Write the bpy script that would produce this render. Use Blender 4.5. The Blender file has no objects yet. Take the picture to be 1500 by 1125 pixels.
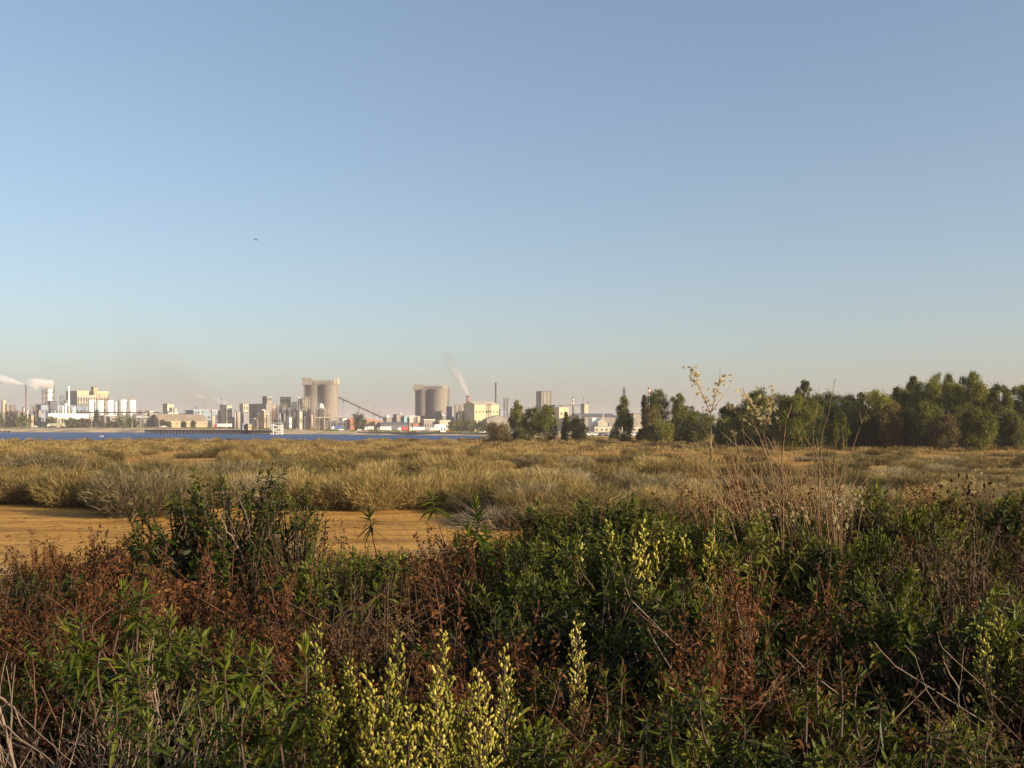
import bpy, math, random
import numpy as np
from mathutils import Vector, Matrix

# ------------------------------------------------------------------ camera, sky, sun, exposure
SC = bpy.context.scene
COL = SC.collection
CAMZ = 3.2            # eye height above the salt marsh
FPX, HX, HY = 1440.0, 750.0, 627.0
cam = bpy.data.cameras.new('camera')
cam.sensor_width = 36.0
cam.lens = 36.0 * FPX / 1500.0
cam.shift_y = (HY - 562.5) / 1500.0
cam.clip_start, cam.clip_end = 0.1, 30000.0
camo = bpy.data.objects.new('camera', cam)
COL.objects.link(camo)
camo.location = (0, 0, CAMZ)
camo.rotation_euler = (math.radians(90), 0, 0)
SC.camera = camo

SUN_EL, SUN_AZ = math.radians(16.5), math.radians(118.0)     # azimuth to the right of the view
world = bpy.data.worlds.new('World')
SC.world = world
world.use_nodes = True
wn = world.node_tree
sky = wn.nodes.new('ShaderNodeTexSky')
sky.sky_type = 'NISHITA'
sky.sun_disc = False
sky.sun_elevation = SUN_EL
sky.sun_rotation = SUN_AZ
sky.altitude = 0.0
sky.air_density = 1.0
sky.dust_density = 2.0
sky.ozone_density = 2.2
bg = wn.nodes['Background']
bg.inputs[1].default_value = 0.119
gmn = wn.nodes.new('ShaderNodeGamma'); gmn.inputs[1].default_value = 0.82
wn.links.new(sky.outputs[0], gmn.inputs[0])
wn.links.new(gmn.outputs[0], bg.inputs[0])

sun = bpy.data.lights.new('sun', 'SUN')
sun.energy = 5.0
sun.angle = math.radians(0.5)
sun.color = (1.0, 0.84, 0.61)
suno = bpy.data.objects.new('sun', sun)
COL.objects.link(suno)
sdir = Vector((math.sin(SUN_AZ) * math.cos(SUN_EL), math.cos(SUN_AZ) * math.cos(SUN_EL), math.sin(SUN_EL)))
suno.rotation_euler = sdir.to_track_quat('Z', 'Y').to_euler()
suno.location = (60, -40, 60)

SC.view_settings.view_transform = 'Standard'
SC.view_settings.look = 'None'
SC.view_settings.exposure = 0.95
SC.view_settings.gamma = 1.0
SC.cycles.use_denoising = True
SC.cycles.volume_step_rate = 1.0
SC.cycles.volume_bounces = 4
SC.cycles.transparent_max_bounces = 16

rng = np.random.default_rng(7)
random.seed(7)
R = math.radians

def P(px, py, d):
    """world point seen at photo pixel px, py at depth d"""
    return Vector(((px - HX) / FPX * d, d, CAMZ + (HY - py) / FPX * d))
def X(px, d): return (px - HX) / FPX * d
def Z(py, d): return CAMZ + (HY - py) / FPX * d
def interp(x, pts):
    return float(np.interp(x, [p[0] for p in pts], [p[1] for p in pts]))

# ------------------------------------------------------------------ materials
def nmat(name):
    m = bpy.data.materials.new(name)
    m.use_nodes = True
    return m, m.node_tree.nodes, m.node_tree.links, m.node_tree.nodes['Principled BSDF']

def stained(name, col, rough=0.8, amt=0.25, scale=0.3, col2=None, metal=0.0, streak=True):
    """weathered painted / concrete surface"""
    m, N, L, b = nmat(name)
    tc = N.new('ShaderNodeTexCoord')
    mp = N.new('ShaderNodeMapping')
    mp.inputs['Scale'].default_value = (scale, scale, scale * (0.25 if streak else 1.0))
    L.new(tc.outputs['Object'], mp.inputs[0])
    nz = N.new('ShaderNodeTexNoise'); nz.inputs['Scale'].default_value = 1.0
    nz.inputs['Detail'].default_value = 6.0; nz.inputs['Roughness'].default_value = 0.65
    L.new(mp.outputs[0], nz.inputs['Vector'])
    cr = N.new('ShaderNodeValToRGB')
    c2 = col2 or tuple(c * (1 - 1.6 * amt) for c in col)
    cr.color_ramp.elements[0].position = 0.32; cr.color_ramp.elements[0].color = (*c2, 1)
    cr.color_ramp.elements[1].position = 0.62; cr.color_ramp.elements[1].color = (*col, 1)
    L.new(nz.outputs['Fac'], cr.inputs[0])
    L.new(cr.outputs[0], b.inputs['Base Color'])
    b.inputs['Roughness'].default_value = rough
    b.inputs['Metallic'].default_value = metal
    return m

def leafmat(name, cols, transl=0.3, rough=0.5, spec=0.3, objvar=0.25, tcol=None):
    """leaf colour picked per leaf ('var') plus a shift per plant"""
    m, N, L, b = nmat(name)
    at = N.new('ShaderNodeAttribute'); at.attribute_name = 'var'
    cr = N.new('ShaderNodeValToRGB')
    el = cr.color_ramp.elements
    n = len(cols)
    el[0].color = (*cols[0], 1); el[0].position = 0.0
    el[1].color = (*cols[-1], 1); el[1].position = 1.0
    for i in range(1, n - 1):
        e = el.new(i / (n - 1)); e.color = (*cols[i], 1)
    oi = N.new('ShaderNodeObjectInfo')
    mr = N.new('ShaderNodeMapRange')
    mr.inputs[3].default_value = -objvar; mr.inputs[4].default_value = objvar
    L.new(oi.outputs['Random'], mr.inputs[0])
    ad = N.new('ShaderNodeMath'); ad.operation = 'ADD'; ad.use_clamp = True
    L.new(at.outputs['Fac'], ad.inputs[0]); L.new(mr.outputs[0], ad.inputs[1])
    L.new(ad.outputs[0], cr.inputs[0])
    L.new(cr.outputs[0], b.inputs['Base Color'])
    b.inputs['Roughness'].default_value = rough
    b.inputs['Specular IOR Level'].default_value = spec
    if transl > 0:
        t = N.new('ShaderNodeBsdfTranslucent')
        L.new(cr.outputs[0], t.inputs[0])
        mx = N.new('ShaderNodeMixShader'); mx.inputs[0].default_value = transl
        L.new(b.outputs[0], mx.inputs[1]); L.new(t.outputs[0], mx.inputs[2])
        L.new(mx.outputs[0], N['Material Output'].inputs['Surface'])
    return m

M = {}
M['concrete'] = stained('concrete', (0.27, 0.235, 0.195), 0.9, 0.25, 0.15)
M['silo_concrete'] = stained('silo_concrete', (0.25, 0.21, 0.175), 0.9, 0.16, 0.12, col2=(0.15, 0.13, 0.112))
M['cream'] = stained('cream', (0.44, 0.38, 0.275), 0.85, 0.2, 0.2)
M['yellow'] = stained('yellow_paint', (0.48, 0.40, 0.24), 0.8, 0.12, 0.2)
M['white'] = stained('white_paint', (0.70, 0.67, 0.60), 0.6, 0.08, 0.3)
M['bright'] = stained('bright_white', (0.80, 0.78, 0.74), 0.5, 0.05, 0.4)
M['grey'] = stained('grey_cladding', (0.22, 0.22, 0.23), 0.8, 0.2, 0.25)
M['darkgrey'] = stained('dark_cladding', (0.10, 0.10, 0.11), 0.8, 0.2, 0.25)
M['bluegrey'] = stained('blue_grey_cladding', (0.22, 0.25, 0.29), 0.7, 0.15, 0.25)
M['teal'] = stained('teal_paint', (0.16, 0.33, 0.36), 0.6, 0.15, 0.3)
M['tan'] = stained('tan_render', (0.38, 0.29, 0.175), 0.9, 0.15, 0.15)
M['tanroof'] = stained('tan_roof', (0.34, 0.25, 0.16), 0.9, 0.2, 0.2)
M['rust'] = stained('rusty_steel', (0.20, 0.09, 0.05), 0.85, 0.25, 0.4)
M['steel'] = stained('dull_steel', (0.34, 0.31, 0.27), 0.6, 0.2, 0.4, metal=0.3)
M['darksteel'] = stained('dark_steel', (0.07, 0.065, 0.06), 0.7, 0.2, 0.4)
M['brick'] = stained('brick_red', (0.30, 0.13, 0.08), 0.9, 0.2, 0.5)
M['rooftile'] = stained('orange_roof', (0.45, 0.22, 0.12), 0.9, 0.2, 0.5)
M['red'] = stained('red_tarp', (0.48, 0.07, 0.06), 0.6, 0.1, 0.5)
M['blue'] = stained('blue_tarp', (0.10, 0.16, 0.36), 0.6, 0.15, 0.5)
M['wood'] = stained('tarred_timber', (0.055, 0.04, 0.032), 0.9, 0.3, 0.6)
M['palewood'] = stained('bleached_timber', (0.36, 0.30, 0.22), 0.9, 0.2, 0.6)
M['rubber'] = stained('rubber', (0.02, 0.02, 0.02), 0.9, 0.1, 1.0)
M['rock'] = stained('wet_rock', (0.06, 0.055, 0.05), 0.9, 0.3, 0.8, streak=False)
gm, N_, L_, b_ = nmat('window_glass')
b_.inputs['Base Color'].default_value = (0.05, 0.055, 0.06, 1); b_.inputs['Roughness'].default_value = 0.15
M['glass'] = gm

# ------------------------------------------------------------------ mesh building
class MB:
    """collects all-quad geometry (degenerate quads allowed) with material index and a per-face 'var'"""
    def __init__(s): s.v, s.q, s.mi, s.va, s.sm, s.n = [], [], [], [], [], 0
    def add(s, v, q, mi=0, var=0.5, smooth=False):
        v = np.asarray(v, float).reshape(-1, 3); q = np.asarray(q, int).reshape(-1, 4)
        s.v.append(v); s.q.append(q + s.n); s.n += len(v)
        s.mi.append(np.full(len(q), mi)); s.sm.append(np.full(len(q), smooth))
        s.va.append(np.broadcast_to(np.asarray(var, float), (len(q),)).copy())
        return s
    def box(s, c0, c1, mi=0, bottom=True):
        x0, y0, z0 = c0; x1, y1, z1 = c1
        v = [(x0,y0,z0),(x1,y0,z0),(x1,y1,z0),(x0,y1,z0),(x0,y0,z1),(x1,y0,z1),(x1,y1,z1),(x0,y1,z1)]
        q = [(0,1,5,4),(1,2,6,5),(2,3,7,6),(3,0,4,7),(4,5,6,7)]
        if bottom: q.append((3,2,1,0))
        return s.add(v, q, mi)
    def tube(s, pts, rad, k=5, mi=0, var=0.5, smooth=True, cap=True):
        pts = np.asarray(pts, float); m = len(pts)
        rad = np.broadcast_to(np.asarray(rad, float), (m,))
        t = np.gradient(pts, axis=0); t /= np.linalg.norm(t, axis=1, keepdims=True) + 1e-9
        ref = np.where(np.abs(t[:, 2:3]) > 0.9, np.array([[1., 0, 0]]), np.array([[0., 0, 1]]))
        a = np.cross(t, ref); a /= np.linalg.norm(a, axis=1, keepdims=True) + 1e-9
        b = np.cross(t, a)
        an = np.arange(k) / k * 2 * math.pi
        v = pts[:, None] + rad[:, None, None] * (a[:, None] * np.cos(an)[None, :, None] + b[:, None] * np.sin(an)[None, :, None])
        i, j = np.meshgrid(np.arange(m - 1), np.arange(k), indexing='ij')
        q = np.stack([i * k + j, i * k + (j + 1) % k, (i + 1) * k + (j + 1) % k, (i + 1) * k + j], -1).reshape(-1, 4)
        s.add(v.reshape(-1, 3), q, mi, var, smooth)
        if cap and k >= 4:
            for base in (0, (m - 1) * k):
                vv = v[0] if base == 0 else v[-1]
                c = vv.mean(0)
                vs = np.vstack([vv, c[None]])
                s.add(vs, [((jj, (jj + 1) % k, k, k) if base else ((jj + 1) % k, jj, k, k)) for jj in range(k)], mi, var, False)
        return s
    def lathe(s, prof, k=24, c=(0, 0, 0), mi=0, smooth=True):
        prof = np.asarray(prof, float); m = len(prof)
        an = np.arange(k) / k * 2 * math.pi
        v = np.stack([c[0] + prof[:, 0:1] * np.cos(an), c[1] + prof[:, 0:1] * np.sin(an), c[2] + np.repeat(prof[:, 1:2], k, 1)], -1)
        i, j = np.meshgrid(np.arange(m - 1), np.arange(k), indexing='ij')
        q = np.stack([i * k + j, i * k + (j + 1) % k, (i + 1) * k + (j + 1) % k, (i + 1) * k + j], -1).reshape(-1, 4)
        return s.add(v.reshape(-1, 3), q, mi, 0.5, smooth)
    def mesh(s, name, mats):
        v = np.vstack(s.v); q = np.vstack(s.q)
        me = bpy.data.meshes.new(name)
        # split degenerate quads into triangles
        tri = q[:, 2] == q[:, 3]
        cnt = np.where(tri, 3, 4)
        loops = q.reshape(-1)[~(np.stack([np.zeros_like(tri)] * 3 + [tri], -1).reshape(-1))]
        me.vertices.add(len(v)); me.vertices.foreach_set('co', v.ravel())
        me.loops.add(len(loops)); me.loops.foreach_set('vertex_index', loops.astype(np.int32))
        me.polygons.add(len(q))
        st = np.concatenate([[0], np.cumsum(cnt)[:-1]])
        me.polygons.foreach_set('loop_start', st.astype(np.int32))
        me.polygons.foreach_set('loop_total', cnt.astype(np.int32))
        for m in (mats if isinstance(mats, (list, tuple)) else [mats]): me.materials.append(m)
        me.polygons.foreach_set('material_index', np.concatenate(s.mi).astype(np.int32))
        me.polygons.foreach_set('use_smooth', np.concatenate(s.sm).astype(bool))
        a = me.attributes.new('var', 'FLOAT', 'FACE')
        a.data.foreach_set('value', np.concatenate(s.va).astype(np.float32))
        me.update(calc_edges=True); me.validate()
        return me
    def obj(s, name, mats, parent=None):
        o = bpy.data.objects.new(name, s.mesh(name, mats)); COL.objects.link(o)
        if parent: o.parent = parent
        return o

def tag(o, label=None, cat=None, group=None, kind=None):
    if label: o['label'] = label
    if cat: o['category'] = cat
    if group: o['group'] = group
    if kind: o['kind'] = kind
    return o
def thing(name, label, cat, loc=(0, 0, 0), rz=0.0, group=None):
    o = bpy.data.objects.new(name, None); COL.objects.link(o)
    o.empty_display_size = 0.1
    o.location = loc; o.rotation_euler = (0, 0, rz)
    return tag(o, label, cat, group)
def copy_tree(o, parent=None):
    c = o.copy(); COL.objects.link(c)
    if parent: c.parent = parent
    for ch in KIDS.get(o.name, []):
        copy_tree(ch, c)
    return c
KIDS = {}
def remember(root):
    def rec(o):
        KIDS[o.name] = list(o.children)
        for c in o.children: rec(c)
    rec(root)

# ------------------------------------------------------------------ the setting: land, water, far shore
WATER_Z = -0.45
DW = [(-900, 900), (100, 850), (230, 800), (400, 600), (560, 520), (715, 450), (735, 345), (2600, 345)]     # far waterline by column
FH = [(-900, 4.4), (230, 3.9), (400, 2.4), (560, 0.6), (730, 0.1), (860, 0.02), (2600, 0.02)]              # height of the far land
def far_h(px): return interp(px, FH)
def bank_h(x, y):
    """embankment under the viewer falling to the flat marsh"""
    t = np.clip((y - 3.0) / 15.0, 0, 1)
    s = t * t * (3 - 2 * t)
    return 1.6 * (1 - s)
def ground_h(x, y):
    x = np.asarray(x, float); y = np.asarray(y, float)
    h = bank_h(x, y)
    h = h + 0.03 * np.sin(x * 0.31 + 1) * np.sin(y * 0.17) + 0.05 * np.sin(x * 0.9) * np.sin(y * 1.1 + 2) * (y < 14)
    px = HX + FPX * x / np.maximum(y, 1.0)
    shore = np.interp(px, [-900, 500, 690, 740, 2600], [255, 255, 275, 350, 350]) + 8 * np.sin(x * 0.05) + 4 * np.sin(x * 0.17)
    return h - 1.4 * np.clip((y - shore) / 25.0, 0, 1) * (px < 735)

def grid_mesh(name, xs_of, ys, hf, mat):
    vs, qs = [], []
    n = None
    for y in ys:
        xs = xs_of(y); n = len(xs)
        vs.append(np.stack([xs, np.full(n, y), hf(xs, np.full(n, y))], -1))
    v = np.vstack(vs)
    for i in range(len(ys) - 1):
        j = np.arange(n - 1)
        qs.append(np.stack([i * n + j, i * n + j + 1, (i + 1) * n + j + 1, (i + 1) * n + j], -1))
    return MB().add(v, np.vstack(qs), 0, 0.5, True).obj(name, mat)

mm, N, L, b = nmat('ochre_mud')
tc = N.new('ShaderNodeTexCoord')
n1 = N.new('ShaderNodeTexNoise'); n1.inputs['Scale'].default_value = 0.22; n1.inputs['Detail'].default_value = 8; n1.inputs['Roughness'].default_value = 0.6
mp = N.new('ShaderNodeMapping'); mp.inputs['Scale'].default_value = (0.35, 1.6, 1)
L.new(tc.outputs['Object'], mp.inputs[0]); L.new(mp.outputs[0], n1.inputs['Vector'])
n2 = N.new('ShaderNodeTexNoise'); n2.inputs['Scale'].default_value = 6.0; n2.inputs['Detail'].default_value = 8
L.new(tc.outputs['Object'], n2.inputs['Vector'])
cr = N.new('ShaderNodeValToRGB')
cr.color_ramp.elements[0].position = 0.3; cr.color_ramp.elements[0].color = (0.36, 0.17, 0.034, 1)
cr.color_ramp.elements[1].position = 0.66; cr.color_ramp.elements[1].color = (0.53, 0.285, 0.068, 1)
L.new(n1.outputs['Fac'], cr.inputs[0])
mx = N.new('ShaderNodeMix'); mx.data_type = 'RGBA'; mx.blend_type = 'MULTIPLY'; mx.inputs[0].default_value = 0.7
cr2 = N.new('ShaderNodeValToRGB')
cr2.color_ramp.elements[0].position = 0.36; cr2.color_ramp.elements[0].color = (0.55, 0.5, 0.45, 1)
cr2.color_ramp.elements[1].position = 0.55; cr2.color_ramp.elements[1].color = (1, 1, 1, 1)
L.new(n2.outputs['Fac'], cr2.inputs[0])
L.new(cr.outputs[0], mx.inputs[6]); L.new(cr2.outputs[0], mx.inputs[7])
n3 = N.new('ShaderNodeTexNoise'); n3.inputs['Scale'].default_value = 0.55; n3.inputs['Detail'].default_value = 10; n3.inputs['Roughness'].default_value = 0.7
mp3 = N.new('ShaderNodeMapping'); mp3.inputs['Scale'].default_value = (0.5, 1.3, 1); mp3.inputs['Location'].default_value = (7, 3, 0)
L.new(tc.outputs['Object'], mp3.inputs[0]); L.new(mp3.outputs[0], n3.inputs['Vector'])
cr3 = N.new('ShaderNodeValToRGB')
cr3.color_ramp.elements[0].position = 0.44; cr3.color_ramp.elements[0].color = (0.45, 0.42, 0.40, 1)
cr3.color_ramp.elements[1].position = 0.52; cr3.color_ramp.elements[1].color = (1, 1, 1, 1)
L.new(n3.outputs['Fac'], cr3.inputs[0])
mx3 = N.new('ShaderNodeMix'); mx3.data_type = 'RGBA'; mx3.blend_type = 'MULTIPLY'; mx3.inputs[0].default_value = 0.6
L.new(mx.outputs[2], mx3.inputs[6]); L.new(cr3.outputs[0], mx3.inputs[7])
L.new(mx3.outputs[2], b.inputs['Base Color'])
b.inputs['Roughness'].default_value = 0.9; b.inputs['Specular IOR Level'].default_value = 0.12
bp = N.new('ShaderNodeBump'); bp.inputs['Strength'].default_value = 0.5; bp.inputs['Distance'].default_value = 0.05
L.new(n2.outputs['Fac'], bp.inputs['Height']); L.new(bp.outputs[0], b.inputs['Normal'])
M['mud'] = mm

ys = np.concatenate([np.linspace(-12, 24, 73), np.linspace(25, 120, 96), np.linspace(123, 360, 80)])
ground = grid_mesh('ground', lambda y: np.linspace(-1, 1, 161) * (14 + max(y, 0) * 1.3), ys, ground_h, M['mud'])
tag(ground, kind='structure')

wm, N, L, b = nmat('lagoon_water')
b.inputs['Specular IOR Level'].default_value = 0.22
b.inputs['IOR'].default_value = 1.33
wtc = N.new('ShaderNodeTexCoord'); wmp = N.new('ShaderNodeMapping'); wmp.inputs['Scale'].default_value = (0.012, 0.05, 1)
L.new(wtc.outputs['Object'], wmp.inputs[0])
wnz = N.new('ShaderNodeTexNoise'); wnz.inputs['Scale'].default_value = 1.0; wnz.inputs['Detail'].default_value = 7; wnz.inputs['Roughness'].default_value = 0.7
L.new(wmp.outputs[0], wnz.inputs['Vector'])
wcr = N.new('ShaderNodeValToRGB')  # blue of the reflected sky put into the base colour, in streaks
wcr.color_ramp.elements[0].position = 0.38; wcr.color_ramp.elements[0].color = (0.016, 0.036, 0.10, 1)
wcr.color_ramp.elements[1].position = 0.60; wcr.color_ramp.elements[1].color = (0.040, 0.080, 0.18, 1)
L.new(wnz.outputs['Fac'], wcr.inputs[0]); L.new(wcr.outputs[0], b.inputs['Base Color'])
wrr = N.new('ShaderNodeMapRange'); wrr.inputs[1].default_value = 0.35; wrr.inputs[2].default_value = 0.65; wrr.inputs[3].default_value = 0.3; wrr.inputs[4].default_value = 0.5
L.new(wnz.outputs['Fac'], wrr.inputs[0]); L.new(wrr.outputs[0], b.inputs['Roughness'])
tc = N.new('ShaderNodeTexCoord')
nz = N.new('ShaderNodeTexNoise'); nz.inputs['Scale'].default_value = 1.3; nz.inputs['Detail'].default_value = 5
L.new(tc.outputs['Object'], nz.inputs['Vector'])
bp = N.new('ShaderNodeBump'); bp.inputs['Strength'].default_value = 0.9; bp.inputs['Distance'].default_value = 0.8
L.new(nz.outputs['Fac'], bp.inputs['Height']); L.new(bp.outputs[0], b.inputs['Normal'])
M['water'] = wm
wob = MB().add([(-1800, 180, WATER_Z), (600, 180, WATER_Z), (600, 1000, WATER_Z), (-1800, 1000, WATER_Z)], [(0, 1, 2, 3)]).obj('water', wm)
tag(wob, kind='structure')

fm, N, L, b = nmat('far_sand')
tc = N.new('ShaderNodeTexCoord')
nz = N.new('ShaderNodeTexNoise'); nz.inputs['Scale'].default_value = 0.05; nz.inputs['Detail'].default_value = 8
L.new(tc.outputs['Object'], nz.inputs['Vector'])
cr = N.new('ShaderNodeValToRGB')
cr.color_ramp.elements[0].position = 0.38; cr.color_ramp.elements[0].color = (0.20, 0.16, 0.08, 1)
cr.color_ramp.elements[1].position = 0.55; cr.color_ramp.elements[1].color = (0.50, 0.36, 0.19, 1)
L.new(nz.outputs['Fac'], cr.inputs[0]); L.new(cr.outputs[0], b.inputs['Base Color'])
b.inputs['Roughness'].default_value = 0.95
M['sand'] = fm
cols = np.arange(-900, 2601, 20.0)
rows = []
for t in range(6):
    r = []
    for px in cols:
        d0 = interp(px, DW) + 9 * math.sin(px * 0.045) * (px < 700)
        h = far_h(px)
        d = [d0, d0 + 14, d0 + 45, d0 + 110, 2500, 9000][t]
        z = [WATER_Z - 0.25 if px < 735 else -0.3, 0.35 * h, 0.75 * h, h, h, h + 2][t]
        r.append((X(px, d), d, z))
    rows.append(r)
v = np.array(rows).reshape(-1, 3); n = len(cols)
qs = [np.stack([i * n + np.arange(n - 1), i * n + np.arange(n - 1) + 1, (i + 1) * n + np.arange(n - 1) + 1, (i + 1) * n + np.arange(n - 1)], -1) for i in range(5)]
fl = MB().add(v, np.vstack(qs), 0, 0.5, True).obj('far_shore', fm)
tag(fl, kind='structure')
# ------------------------------------------------------------------ the industrial shore
def box_building(name, label, px0, pxc, px1, py, d, wall, roof='flat', roofm=None, phi=24, depth=None, wins=(), winsl=(), cat='building', group=None,
                 parapet=0.0, zb=None, rise=0.0, trim=None):
    """building whose near upright corner stands at column pxc; px0..pxc is its left face, pxc..px1 its right face; py = top of wall"""
    k = (pxc - HX) / FPX; a = math.atan(k)
    C = P(pxc, 627, d)
    base = far_h(pxc) if zb is None else zb
    H = Z(py, d) - base
    ph = R(phi) - a
    k1 = (px1 - HX) / FPX; k0 = (px0 - HX) / FPX
    Wr = (k1 * d - C.x) / (math.cos(ph) - k1 * math.sin(ph))
    if depth is None:
        Wl = (C.x - k0 * d) / (math.sin(ph) + k0 * math.cos(ph))
    else: Wl = depth
    t = thing(name, label, cat, (C.x, d, base), ph, group)
    w = MB()
    dn = -2.0
    rm = M[roofm] if roofm else wall
    w.box((0, 0, dn), (Wr, Wl, H))
    if roof == 'gx':     # ridge along the right face
        h = rise
        w.add([(0.01, 0, H), (0.01, Wl, H), (0.01, Wl / 2, H + h), (Wr - 0.01, 0, H), (Wr - 0.01, Wl, H), (Wr - 0.01, Wl / 2, H + h)],
              [(1, 0, 2, 2), (3, 4, 5, 5)])
    if roof == 'gy':
        h = rise
        w.add([(0, 0.01, H), (Wr, 0.01, H), (Wr / 2, 0.01, H + h), (0, Wl - 0.01, H), (Wr, Wl - 0.01, H), (Wr / 2, Wl - 0.01, H + h)],
              [(0, 1, 2, 2), (4, 3, 5, 5)])
    w.obj('wall', wall, t)
    r = MB(); e = 0.35
    if roof == 'flat':
        r.box((-e, -e, H + 0.02), (Wr + e, Wl + e, H + 0.02 + max(0.5, parapet)))
    elif roof == 'gx':
        th = 0.3; h = rise
        for s in (0, 1):
            y0, y1 = (-e, Wl / 2) if s == 0 else (Wl + e, Wl / 2)
            z0, z1 = H - e * h / (Wl / 2), H + h
            r.add([(-e, y0, z0 + 0.03), (Wr + e, y0, z0 + 0.03), (Wr + e, y1, z1 + 0.03), (-e, y1, z1 + 0.03),
                   (-e, y0, z0 + th), (Wr + e, y0, z0 + th), (Wr + e, y1, z1 + th), (-e, y1, z1 + th)],
                  [(0,1,5,4),(1,2,6,5),(2,3,7,6),(3,0,4,7),(4,5,6,7),(3,2,1,0)])
    elif roof == 'gy':
        th = 0.3; h = rise
        for s in (0, 1):
            x0, x1 = (-e, Wr / 2) if s == 0 else (Wr + e, Wr / 2)
            z0, z1 = H - e * h / (Wr / 2), H + h
            r.add([(x0, -e, z0 + 0.03), (x0, Wl + e, z0 + 0.03), (x1, Wl + e, z1 + 0.03), (x1, -e, z1 + 0.03),
                   (x0, -e, z0 + th), (x0, Wl + e, z0 + th), (x1, Wl + e, z1 + th), (x1, -e, z1 + th)],
                  [(0,1,5,4),(1,2,6,5),(2,3,7,6),(3,0,4,7),(4,5,6,7),(3,2,1,0)])
    r.obj('roof', rm, t)
    if trim:
        MB().box((-0.25, -0.25, H - trim[0]), (Wr + 0.25, Wl + 0.25, H - 0.02)).obj('cornice', M[trim[1]], t)
    for (z0, z1, n, fr) in wins:       # rows of windows on the right face
        for i in range(n):
            c = Wr * (i + 0.5) / n; hw = Wr / n * fr / 2
            MB().box((c - hw, -0.12, H * z0), (c + hw, 0.05, H * z1)).obj('window', M['glass'], t)
    for (z0, z1, n, fr) in winsl:      # and on the left face
        for i in range(n):
            c = Wl * (i + 0.5) / n; hw = Wl / n * fr / 2
            MB().box((-0.12, c - hw, H * z0), (0.05, c + hw, H * z1)).obj('window', M['glass'], t)
    t['dims'] = (Wr, Wl, H)
    return t, Wr, Wl, H

def tank(name, label, px0, px1, py, d, mat, dome=0.35, group=None, legs=False, zb=None, py_b=None, cat='tank'):
    r = (px1 - px0) / 2 / FPX * d
    px = (px0 + px1) / 2
    base = (far_h(px) if zb is None else zb)
    top = Z(py, d)
    t = thing(name, label, cat, (X(px, d), d, base), random.uniform(0, 6), group)
    H = top - base
    dh = r * dome
    lo = -1.0
    if py_b is not None: lo = Z(py_b, d) - base
    b = MB().lathe([(0.01, lo), (r, lo), (r, H - dh)], 24)
    b.obj('shell', mat, t)
    MB().lathe([(r * 1.03, H - dh), (r * 1.03, H - dh + 0.2), (r * 0.85, H - dh * 0.45), (r * 0.5, H - dh * 0.1), (0.05, H)], 24).obj('roof', mat, t)
    rl = MB()
    for i in range(12):
        a0 = i / 12 * 2 * math.pi; a1 = (i + 1) / 12 * 2 * math.pi
        p0 = (r * math.cos(a0), r * math.sin(a0), H - dh + 1.1); p1 = (r * math.cos(a1), r * math.sin(a1), H - dh + 1.1)
        rl.tube([p0, p1], 0.06, 4); rl.tube([(p0[0], p0[1], H - dh), p0], 0.06, 4)
    rl.obj('railing', M['steel'], t)
    ld = MB()
    for s in (-0.3, 0.3):
        ld.tube([(s, -r - 0.25, max(lo, 0)), (s, -r - 0.25, H - dh + 1)], 0.07, 4)
    for i in range(int((H - max(lo, 0)) / 1.2)):
        z = max(lo, 0) + 0.6 + i * 1.2
        ld.tube([(-0.3, -r - 0.25, z), (0.3, -r - 0.25, z)], 0.05, 4)
    ld.obj('ladder', M['steel'], t)
    if legs:
        for a in (0.8, 2.4, 3.9, 5.5):
            MB().tube([(0.8 * r * math.cos(a), 0.8 * r * math.sin(a), -1), (0.8 * r * math.cos(a), 0.8 * r * math.sin(a), lo)], 0.3, 6).obj('leg', M['steel'], t)
    return t

def stack(name, label, px, py, wpx, d, mat, bands=(), group=None, taper=0.8, cat='chimney'):
    base = far_h(px); r = wpx / 2 / FPX * d
    H = Z(py, d) - base
    t = thing(name, label, cat, (X(px, d), d, base), 0, group)
    MB().lathe([(r, -1), (r * taper, H), (r * taper * 0.75, H), (r * taper * 0.75, H - 2)], 14).obj('shaft', mat, t)
    MB().lathe([(r * taper * 1.02, H - 1.2), (r * taper * 1.3, H - 1.1), (r * taper * 1.3, H - 0.3), (r * taper * 1.02, H - 0.2)], 14).obj('rim', M['darksteel'], t)
    for i, (f0, f1, m) in enumerate(bands):
        rr = lambda f: r * (1 + (taper - 1) * f) * 1.03
        MB().lathe([(rr(f0), H * f0), (rr(f1), H * f1)], 14).obj('painted_band', M[m], t)
    return t

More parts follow.
